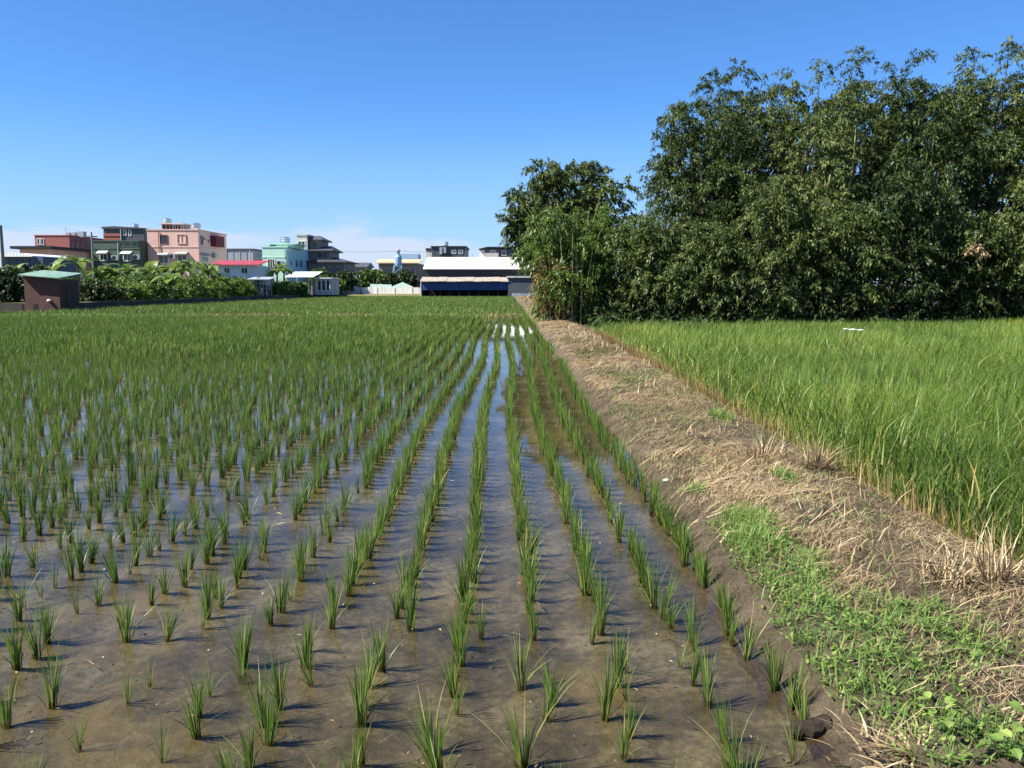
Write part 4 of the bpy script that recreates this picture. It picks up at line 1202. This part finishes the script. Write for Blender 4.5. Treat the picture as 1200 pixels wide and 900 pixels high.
def rowx(k, y): return .10 + .30 * k + .035 * np.sin(.42 * y + .6) * np.clip(y / 6, 0, 1.5)
srng = np.random.default_rng(42)
variants = []
for i in range(16):
    sparse = i >= 12
    V, Q, T, t, c = clump_blades(srng, int(srng.integers(9, 14) if sparse else srng.integers(24, 44)), .243, .105 if not sparse else .18, 4, .0050)
    me = np_mesh('rice_clump', V, Q, T, {'t': t, 'tint': c}); me.materials.append(M['seed'])
    variants.append(me)
pts = []
for k in range(-115, 4):
    y = 2.05 + srng.uniform(0, .2)
    while y < 40.4:
        sp = .13 if k >= -2 else .134
        jit = .016 if k >= -3 else .026
        drop = .03 if (k >= -3 and y > 3.6) else (.16 if y < 7 else .06)
        if srng.random() > drop:
            x = rowx(k, y) + srng.normal(0, jit) + (srng.normal(0, .035) if y < 3.7 else 0)
            pts.append((k, x, y))
        y += sp * srng.uniform(.8, 1.25)
pts = np.array(pts)
# only what the view (with a margin) can hold
keep = (bund_z(pts[:, 1], pts[:, 2]) < .004) & (pts[:, 1] > -.72 * pts[:, 2] - 1.2) & (pts[:, 1] < 1.2)
pts = pts[keep]
dist = np.hypot(pts[:, 1], pts[:, 2])
pxs = 600 + F * (pts[:, 1] * math.cos(YAW) - pts[:, 2] * math.sin(YAW)) / pts[:, 2]
inview = (pxs > -5) & (pts[:, 2] > 2.35)
cand = np.where(inview)[0]
near = cand[np.argsort(dist[cand])[:300]]
near_set = np.zeros(len(pts), bool); near_set[near] = True
ORD = ['first', 'second', 'third', 'fourth', 'fifth', 'sixth', 'seventh', 'eighth', 'ninth', 'tenth', 'eleventh', 'twelfth', 'thirteenth', 'fourteenth', 'fifteenth', 'sixteenth', 'seventeenth', 'eighteenth', 'nineteenth', 'twentieth',
       'twenty-first', 'twenty-second', 'twenty-third', 'twenty-fourth', 'twenty-fifth', 'twenty-sixth', 'twenty-seventh', 'twenty-eighth', 'twenty-ninth', 'thirtieth'] + ['thirty-%s' % s for s in ('first', 'second', 'third', 'fourth', 'fifth', 'sixth', 'seventh', 'eighth', 'ninth')]
count = {}
for i in sorted(near, key=lambda j: (-pts[j, 0], pts[j, 2])):
    k, x, y = pts[i]
    r = int(3 - k); count[r] = count.get(r, 0) + 1
    weak = (y < 3.4 and srng.random() < .30) or (k < -3 and srng.random() < .22)
    vi = int(srng.integers(12, 16)) if weak else int(srng.integers(0, 12))
    o = bpy.data.objects.new('rice_clump', variants[vi]); COL.objects.link(o)
    s = srng.uniform(.68, 1.18) * (.85 if weak else 1.0)
    o.location = (x, y, float(min(.01, max(-.02, 0)))); o.scale = (s * srng.uniform(.9, 1.15), s * srng.uniform(.9, 1.15), s)
    o.rotation_euler = (srng.normal(0, .09), srng.normal(0, .09), srng.uniform(0, 6.28))
    tag(o, '%s rice clump, %s from the front in the %s row counted from the straw bund' % ('thin' if weak else 'leafy', ORD[count[r] - 1], ORD[r]), 'rice plant', 'rice clumps standing in rows in the flooded paddy')

def scatter_clumps(rng, P, nb, h, segs, wd, spread):
    N = len(P)
    M_ = N * nb
    ci = np.repeat(np.arange(N), nb)
    az = rng.uniform(0, 2 * PI, M_); rr = rng.uniform(0, .022, M_)
    base = np.stack([P[ci, 0] + rr * np.cos(az), P[ci, 1] + rr * np.sin(az), np.full(M_, -.02)], -1)
    cs = rng.uniform(.78, 1.12, N)
    hh = h * cs[ci] * rng.uniform(.6, 1.08, M_)
    lean = np.abs(rng.normal(0, spread, M_)) + .04
    ctint = np.clip(.52 + .34 * (fbm(P[:, 0] * .35, P[:, 1] * .35, 3) - .35) + rng.normal(0, .10, N), 0, 1)
    tint = np.clip(ctint[ci] + rng.normal(0, .14, M_), 0, .88); tint[rng.random(M_) < .02] = 1.0
    return blades(rng, base, hh, wd * rng.uniform(.7, 1.2, M_), az, lean, segs, .6, tint, yaw=rng.uniform(0, PI, M_))
rest = pts[~near_set]
P2 = rest[:, 1:3]
d2 = rest[:, 2]
parts = [scatter_clumps(srng, P2[d2 < 9], 32, .255, 3, .0052, .10), scatter_clumps(srng, P2[(d2 >= 9) & (d2 < 18)], 20, .265, 2, .0076, .11), scatter_clumps(srng, P2[d2 >= 18], 9, .28, 2, .0185, .14)]
tag(blade_obj('rice_seedlings', parts, M['seed']), 'green rice seedlings in long rows filling the flooded paddy', kind='stuff')
fp = []
for k in range(-92, 4):
    ys_ = np.arange(42.4, 116, .34) + srng.uniform(-.1, .1)
    xs_ = rowx(k, ys_ * .3) + srng.normal(0, .04, len(ys_))
    ok = (xs_ > np.array([wx(v) for v in ys_]) + .4)
    fp.append(np.stack([xs_[ok], ys_[ok]], -1))
fp = np.concatenate(fp)
tag(blade_obj('far_rice', [scatter_clumps(srng, fp, 7, .30, 1, .055, .30)], M['seed']), 'green rice rows of the far paddy beyond the ridge', kind='stuff')

# ridge grass: mostly dry, some green
n = 6000
x = srng.uniform(-30, 1.2, n); y = 41.2 + srng.normal(0, .32, n)
base = np.stack([x, y, ridge_z(x, y)], -1)
drymask = fbm(x * .45 + 3, y * 0 + 1.7, 3) > .50
az = srng.uniform(0, 6.28, n); hh = srng.uniform(.08, .22, n)
tag(blade_obj('ridge_grass', [blades(srng, base[drymask], hh[drymask], np.full(drymask.sum(), .03), az[drymask], np.abs(srng.normal(.5, .3, drymask.sum())), 2)], M['straw']), 'dry tan grass on the ridge between the paddies', kind='stuff')
tag(blade_obj('ridge_weeds', [blades(srng, base[~drymask], hh[~drymask], np.full((~drymask).sum(), .03), az[~drymask], np.abs(srng.normal(.4, .3, (~drymask).sum())), 2)], M['weed']), 'green weeds on the ridge between the paddies', kind='stuff')

# ---- tall rice on the right
rr_ = np.random.default_rng(8)
def rice_patch(n, y0, y1, xw, segs, h, wd, nmul=1.0):
    y = np.sqrt(rr_.uniform(y0 * y0, y1 * y1, n))
    edge = bund_right(y)
    x = edge + rr_.random(n) ** 1.0 * (xw(y) - edge)
    e = x - edge + .12 * (fbm(y * 2.1, y * 0 + .5) - .5) * 2
    ok = e > .02 * rr_.random(n)
    x, y, e = x[ok], y[ok], e[ok]; m = len(x)
    # plants stand in clumps
    cx = np.round(x / .20 + .25 * np.sin(y * 3)) * .20; x = x * .55 + (cx + rr_.normal(0, .03, m)) * .45
    big = fbm(x * .28 + 2, y * .22, 3)
    hh = h * (.86 + .55 * (big - .5) + .25 * (fbm(x * 1.8, y * 1.8, 2) - .5)) * np.clip(.55 + e * .9, .5, 1) * rr_.uniform(.62, 1.1, m)
    wind = .35 + rr_.normal(0, .5, m)
    az = np.where(rr_.random(m) < .6, wind, rr_.uniform(0, 6.28, m))
    lean = np.abs(rr_.normal(.16, .17, m)) + .30 * np.clip(.5 - e, 0, .5) * rr_.random(m)
    yel = np.interp(y, [3, 10, 16, 22, 28], [.02, .04, .12, .22, .24])
    tint = np.clip(.34 + yel + .95 * (big - .5) + .45 * (fbm(x * 1.4, y * .9, 2) - .5) + rr_.normal(0, .13, m), 0, .92)
    dry = rr_.random(m) < np.interp(e, [0, .25, .6, 1.5], [.30, .08, .012, .002]); tint[dry] = rr_.uniform(.93, 1, dry.sum())
    base = np.stack([x, y, np.full(m, -.05)], -1)
    return blades(rr_, base, hh, wd * rr_.uniform(.7, 1.25, m), az, lean, segs, .75, tint, yaw=rr_.uniform(0, PI, m))
parts = [rice_patch(46000, 2.6, 8.5, lambda y: 2.6 + .72 * y, 3, .64, .011),
         rice_patch(60000, 8.5, 16, lambda y: 3 + .70 * y, 2, .64, .015),
         rice_patch(56000, 16, 28.6, lambda y: 3 + .70 * y, 2, .62, .025)]
def droop_leaves(n, y0, y1, xw):
    y = np.sqrt(rr_.uniform(y0 * y0, y1 * y1, n)); e0 = bund_right(y) + .1
    x = e0 + rr_.random(n) * (xw(y) - e0)
    az = rr_.uniform(0, 6.28, n); big = fbm(x * .28 + 2, y * .22, 3)
    base = np.stack([x, y, rr_.uniform(.16, .34, n) + .2 * (big - .5)], -1)
    return blades(rr_, base, rr_.uniform(.20, .34, n), rr_.uniform(.007, .011, n) * np.interp(y, [4, 14], [1, 1.4]), az, rr_.uniform(.3, 1.0, n), 3, .85, np.clip(rr_.normal(.46, .22, n), .05, .97), yaw=az + PI / 2 + rr_.normal(0, .5, n))
parts += [droop_leaves(2600, 2.6, 9, lambda y: 2.6 + .72 * y), droop_leaves(5000, 9, 17, lambda y: 3 + .70 * y)]
tag(blade_obj('tall_rice', parts, M['rice']), 'dense tall green rice filling the field right of the bund', kind='stuff')
# dry stems along the rice edge
n = 9000
y = np.sqrt(rr_.uniform(2.6 ** 2, 24 ** 2, n)); keep = rr_.random(n) < np.interp(fbm(y * 1.8, y * 0 + 7), [.35, .6], [.25, 1]); y = y[keep]; n = len(y)
x = bund_right(y) + np.abs(rr_.normal(0, .13, n)) - .10 + .10 * (fbm(y * 2.6, y * 0 + 2) - .5)
base = np.stack([x, y, bund_z(x, y) - .02], -1)
tag(blade_obj('dry_rice_stems', [blades(rr_, base, rr_.uniform(.08, .34, n) * rr_.uniform(.6, 1, n), rr_.uniform(.004, .009, n) * np.interp(y, [4, 20], [1, 2]), rr_.uniform(2.2, 4.2, n), np.abs(rr_.normal(.15, .25, n)), 3)], M['ricedry']), 'dry yellow rice stems along the edge of the tall rice', kind='stuff')

# ---- straw and weeds on the bund
def straw_field(n, y0, y1, wd, ln, mask=None, lift=.012):
    y = np.sqrt(rr_.uniform(y0 * y0, y1 * y1, n))
    x = 1.08 + rr_.random(n) * (bund_right(y) + .12 - 1.08)
    dens = np.clip((fbm(x * 1.6 + 8, y * 1.1, 3) - .37) * 6, .16, 1) * np.clip((x - 1.17) / .22, .03, 1)
    ok = rr_.random(n) < dens
    if mask is not None: ok &= mask(x, y)
    x, y = x[ok], y[ok]; m = len(x)
    a = rr_.uniform(0, PI, m); L_ = ln * rr_.uniform(.4, 1.5, m) * np.interp(y, [3, 20], [1, 1.4])
    hx, hy = np.cos(a) * L_ / 2, np.sin(a) * L_ / 2
    za = bund_z(x - hx, y - hy) + lift * rr_.uniform(.2, 2.2, m); zb = bund_z(x + hx, y + hy) + lift * rr_.uniform(.2, 3.2, m)
    zm = np.maximum((za + zb) / 2, bund_z(x, y) + .004) + lift * rr_.random(m) * .8
    ww = wd * rr_.uniform(.6, 1.4, m) * np.interp(y, [3, 8, 20, 60], [1, 1.5, 3, 6])
    px_, py_ = -np.sin(a) * ww / 2, np.cos(a) * ww / 2
    bow = rr_.normal(0, .10, m) * L_
    mx, my = x - np.sin(a) * bow, y + np.cos(a) * bow
    V = np.stack([np.stack([x - hx + px_, y - hy + py_, za], -1), np.stack([x - hx - px_, y - hy - py_, za], -1),
                  np.stack([mx - px_, my - py_, zm], -1), np.stack([mx + px_, my + py_, zm + ww * .3], -1),
                  np.stack([x + hx, y + hy, zb], -1)], 1).reshape(-1, 3)
    b = (np.arange(m) * 5)[:, None]
    tint = np.clip(.25 + .55 * fbm(x * 1.2, y * 1.2, 2) + rr_.normal(0, .2, m), 0, 1)
    return V, b + np.array([[0, 1, 2, 3]]), b + np.array([[3, 2, 4]]), np.tile([0, 0, .5, .5, 1], m), np.repeat(tint, 5)
patches = []                       # green weed patches, read off the photo on top of the bund
for (px, py, rx, ry) in ((905, 628, .16, .50), (940, 660, .15, .35), (990, 715, .22, .45), (1030, 760, .22, .38), (1075, 800, .16, .28), (1100, 820, .12, .2), (1180, 872, .22, .25), (850, 490, .05, .2), (820, 566, .05, .12), (925, 560, .05, .15), (1150, 750, .16, .2), (870, 600, .14, .3), (1090, 720, .12, .2), (800, 620, .05, .2)):
    p = W(px, py, z=.19); patches.append((p.x - .03, p.y, rx * 1.3, ry * 1.15) if py < 780 else (p.x + .06, p.y, rx, ry))
def weed_mask(x, y):
    d = np.full(np.shape(x), 9.0)
    for cx, cy, rx, ry in patches: d = np.minimum(d, ((x - cx) / rx) ** 2 + ((y - cy) / ry) ** 2)
    return d
nomask = lambda x, y: weed_mask(x, y) > .9 * rr_.random(np.shape(x))
sp = [straw_field(44000, 2.3, 7, .0019, .06, nomask), straw_field(1500, 2.3, 7, .0040, .20, nomask, .025), straw_field(36000, 7, 16, .0018, .08, nomask, .012), straw_field(20000, 16, 40, .0022, .13, None, .015), straw_field(5000, 40, 110, .003, .25, None, .02)]
tag(blade_obj('bund_straw', sp, M['straw']), 'loose tan straw and dead grass covering the bund', kind='stuff')
# standing dead grass
n = 9000
y = np.sqrt(rr_.uniform(2.4 ** 2, 30 ** 2, n)); x = 1.5 + rr_.random(n) * (bund_right(y) - 1.5)
ok = (rr_.random(n) < np.clip((fbm(x * 2.0 + 1, y * 1.3 + 4, 3) - .5) * 6, .03, 1) * np.interp(x, [1.5, 1.9, 2.6], [.25, .6, 1])) & nomask(x, y)
x, y = x[ok], y[ok]; n = len(x)
base = np.stack([x, y, bund_z(x, y) - .01], -1)
tag(blade_obj('dead_grass', [blades(rr_, base, rr_.uniform(.05, .20, n), rr_.uniform(.004, .008, n) * np.interp(y, [4, 20], [1, 2.4]), rr_.uniform(0, 6.28, n), np.abs(rr_.normal(.8, .6, n)), 3)], M['straw']), 'bent dead grass standing on the bund', kind='stuff')
n = 60000
y = np.sqrt(rr_.uniform(2.3 ** 2, 22 ** 2, n)); x = 1.40 + rr_.random(n) * (bund_right(y) - 1.35)
ok = rr_.random(n) < np.clip((fbm(x * 2.6 + 11, y * 1.5 + 2, 3) - .45) * 6, .04, 1); x, y = x[ok], y[ok]; n = len(x)
base = np.stack([x, y, bund_z(x, y) - .005], -1)
tag(blade_obj('mown_grass', [blades(rr_, base, rr_.uniform(.02, .07, n), rr_.uniform(.002, .005, n) * np.interp(y, [4, 20], [1, 2.4]), rr_.uniform(0, 6.28, n), np.abs(rr_.normal(.9, .6, n)), 2)], M['olive']), 'short dull olive grass regrowing between the straw', kind='stuff')
# green weeds
wp = []
n = 165000
y = np.sqrt(rr_.uniform(2.3 ** 2, 14 ** 2, n)); x = 1.15 + rr_.random(n) * 1.5
d = weed_mask(x, y) * .8 + 2.4 * (fbm(x * 3.2, y * 2.6, 4) - .5) + .8 * (fbm(x * 11, y * 11, 2) - .5)
ok = rr_.random(n) < np.clip(1.2 - d, 0, 1) + .035 * (fbm(x * 2.5 + 5, y * 1.6, 3) > .5); x, y = x[ok], y[ok]; n = len(x)
base = np.stack([x, y, bund_z(x, y) - .01], -1)
tuft = fbm(x * 8, y * 8, 2)
wp.append(blades(rr_, base, rr_.uniform(.03, .10, n) * (.5 + tuft), rr_.uniform(.003, .007, n), rr_.uniform(0, 6.28, n), np.abs(rr_.normal(.6, .45, n)), 3, tint=np.clip(.1 + .7 * tuft + rr_.normal(0, .2, n), 0, 1)))
n2 = n // 2
s = rr_.choice(n, n2); b2 = base[s] + np.stack([rr_.normal(0, .02, n2), rr_.normal(0, .02, n2), rr_.uniform(.012, .05, n2)], -1)
wp.append(blades(rr_, b2, rr_.uniform(.008, .018, n2), rr_.uniform(.008, .018, n2), rr_.uniform(0, 6.28, n2), rr_.uniform(1.2, 2.4, n2), 3, w_base=.2))
tag(blade_obj('bund_weeds', wp, M['weed']), 'bright green creeping weeds and grass in patches on the bund', kind='stuff')

# broad-leaved weeds with countable leaves
def broadleaf(label, px, py, n, size, seed):
    rng = np.random.default_rng(seed)
    p = W(px, py, z=.19); z = float(bund_z(p.x, p.y))
    t = thing('broadleaf_weed', label, 'weed', (p.x, p.y, z), 0, 'broad leaved weeds on the near bund')
    st = MB()
    lv = []
    for k in range(n):
        a = k * 2.4 + rng.uniform(-.4, .4); h = size * rng.uniform(.9, 2.6) * (.5 + .5 * k / n); r = size * rng.uniform(.4, 1.5)
        e = Vector((r * math.cos(a), r * math.sin(a), h))
        st.tube([(0, 0, -.01), (e.x * .4, e.y * .4, h * .7), e], [.003, .0025, .0015], 5)
        lv.append((e, a))
    st.build('stem', M['weed'], t)
    for e, a in lv:
        L_ = size * rng.uniform(.7, 1.15); w = L_ * .42
        V = [(0, 0, 0), (L_ * .22, -w * .9, .10 * L_), (L_ * .60, -w * .75, .10 * L_), (L_, 0, -.08 * L_), (L_ * .60, w * .75, .10 * L_), (L_ * .22, w * .9, .10 * L_), (L_ * .45, 0, .02 * L_)]
        me = bpy.data.meshes.new('leaf'); me.from_pydata(V, [], [(0, 1, 6), (1, 2, 6), (2, 3, 6), (3, 4, 6), (4, 5, 6), (5, 0, 6)]); me.update()
        at = me.attributes.new('tint', 'FLOAT', 'POINT'); at.data.foreach_set('value', np.full(7, rng.uniform(.35, 1), np.float32))
        o = link_mesh('leaf', me, M['weed'], t)
        o.location = e; o.rotation_euler = (rng.normal(0, .4), rng.uniform(-.35, .6), a)
broadleaf('pale broad leaved weed among grass beside the bare strawy soil', 1100, 808, 11, .040, 1)
broadleaf('broad leaved weed low down beside the near straw heap', 1112, 842, 9, .034, 2)
broadleaf('broad leaved weed nearest the right bottom corner', 1182, 872, 10, .042, 3)
broadleaf('wide pale leaves beside the tall weed near bottom right', 1148, 840, 6, .052, 4)

# straw heap, straw tufts, clod, pebble, scrap
rng = np.random.default_rng(31)
def straw_tuft(label, px, py, n, h, spread, zz_=.15, flat=False):
    p = W(px, py, z=zz_); z = float(bund_z(p.x, p.y))
    az = rng.uniform(0, 6.28, n); rr2 = np.abs(rng.normal(0, spread, n))
    base = np.stack([rr2 * np.cos(az), rr2 * np.sin(az), np.full(n, -.02)], -1)
    o = blade_obj('straw_heap' if flat else 'straw_tuft', [blades(rng, base, rng.uniform(.5, 1.1, n) * h, rng.uniform(.005, .009, n), az + rng.normal(0, .8, n), np.abs(rng.normal(1.5 if flat else .55, .5, n)), 4)], M['straw'])
    o.location = (p.x, p.y, z); return tag(o, label, 'straw')
straw_tuft('dry straw tuft slumped on the bund left of the brown stump', 893, 545, 130, .30, .10)
straw_tuft('dark brown dry rice stump at the edge of the tall rice', 958, 552, 150, .26, .045)
straw_tuft('dry straw tuft bent over at the right photo edge', 1165, 690, 160, .30, .10)
straw_tuft('wispy straw tuft left of the tall rice corner', 1105, 690, 110, .20, .14)
straw_tuft('flat heap of pale straw on bare soil near bottom right', 1075, 862, 330, .055, .11, flat=True)
p = W(958, 846, z=.03)
m = MB(); n_ = 9
prof = [(-.10 + .20 * i / n_, .014 + .020 * math.sin(PI * (i + .4) / (n_ + .8)) * (1 + .35 * math.sin(i * 2.3))) for i in range(n_ + 1)]
m.tube([(x, .006 * math.sin(x * 60), .008 + .006 * math.sin(x * 90)) for x, r in prof], [r for x, r in prof], 9)
o = m.build('mud_clod', M['clod']); o.location = (p.x, p.y, float(bund_z(p.x, p.y)) + .006); o.rotation_euler = (0, 0, .2); tag(o, 'dark crumbly mud clod lying where water meets the bund', 'clod')
p = W(781, 564, z=.08)
o = MB().lathe([(.012, 0), (.034, .010), (.036, .024), (.022, .040), (.006, .045)], n=9).build('pale_stone', M['pebble'])
o.scale = (.75, .5, .5); o.location = (p.x, p.y, float(bund_z(p.x, p.y)) - .004); tag(o, 'pale little stone on the water side of the bund', 'stone')
# soil crumbs at the water edge
n = 11000
y = np.sqrt(rr_.uniform(2.3 ** 2, 13 ** 2, n)); x = 1.05 + np.abs(rr_.normal(.2, .25, n))
s_ = rr_.uniform(.003, .013, n) * np.where(rr_.random(n) < .06, 2.0, 1)
dirs = np.array([(1, 0, 0), (-.5, .9, 0), (-.5, -.9, 0), (0, 0, .8)])
V = np.stack([x, y, bund_z(x, y) - .001], -1)[:, None, :] + dirs[None] * s_[:, None, None] * rr_.uniform(.6, 1.3, (n, 4, 1))
b = (np.arange(n) * 4)[:, None]
T = np.concatenate([b + np.array([[0, 1, 3]]), b + np.array([[1, 2, 3]]), b + np.array([[2, 0, 3]])])
o = link_mesh('soil_crumbs', np_mesh('soil_crumbs', V.reshape(-1, 3), None, T), M['soil']); tag(o, 'small soil crumbs along the wet edge of the bund', kind='stuff')
# debris lying on and in the shallow mud
n = 1700
y = np.sqrt(rr_.uniform(2.2 ** 2, 9 ** 2, n)); x = -.70 * y + rr_.random(n) * (1.15 + .70 * y)
a = rr_.uniform(0, 6.28, n); L_ = rr_.uniform(.004, .016, n) * np.where(rr_.random(n) < .08, 2.5, 1); w_ = rr_.uniform(.001, .0035, n)
cz = np.maximum(mud_z(x, y), -.001) + .003
ca, sn = np.cos(a), np.sin(a)
V = np.stack([np.stack([x - ca * L_ - sn * w_, y - sn * L_ + ca * w_, cz], -1), np.stack([x - ca * L_ + sn * w_, y - sn * L_ - ca * w_, cz], -1),
              np.stack([x + sn * w_ * 1.5, y - ca * w_ * 1.5, cz + .003], -1), np.stack([x - sn * w_ * 1.2, y + ca * w_ * 1.2, cz + .005], -1), np.stack([x + ca * L_, y + sn * L_, cz + .001], -1)], 1).reshape(-1, 3)
b = (np.arange(n) * 5)[:, None]
o = link_mesh('paddy_debris', np_mesh('paddy_debris', V, b + np.array([[0, 1, 2, 3]]), b + np.array([[3, 2, 4]]), {'tint': np.repeat(np.where(rr_.random(n) < .8, rr_.uniform(0, .12, n), rr_.uniform(.3, .8, n)), 5)}), M['straw'])
tag(o, 'bits of dead leaf and stalk lying in the shallow paddy water', kind='stuff')
# white strip lying on the far rice
p = W(990, 386, y=21); q = W(1013, 388, y=21)
m = MB(); xs_ = np.linspace(0, q.x - p.x, 9)
for i in range(8):
    z0 = .008 * math.sin(i * 1.9) - .004 * i; z1 = .008 * math.sin((i + 1) * 1.9) - .004 * (i + 1)
    m.add([(xs_[i], 0, z0), (xs_[i + 1], 0, z1), (xs_[i + 1], .12, z1 + .01), (xs_[i], .10, z0 + .01), (xs_[i], 0, z0 + .012), (xs_[i + 1], 0, z1 + .012), (xs_[i + 1], .12, z1 + .022), (xs_[i], .10, z0 + .022)],
          [(0, 3, 2, 1), (4, 5, 6, 7), (0, 1, 5, 4), (1, 2, 6, 5), (2, 3, 7, 6), (3, 0, 4, 7)])
o = m.build('plastic_strip', M['white_scrap']); o.location = tuple(p); tag(o, 'white plastic strip lying on top of the far tall rice', 'scrap')
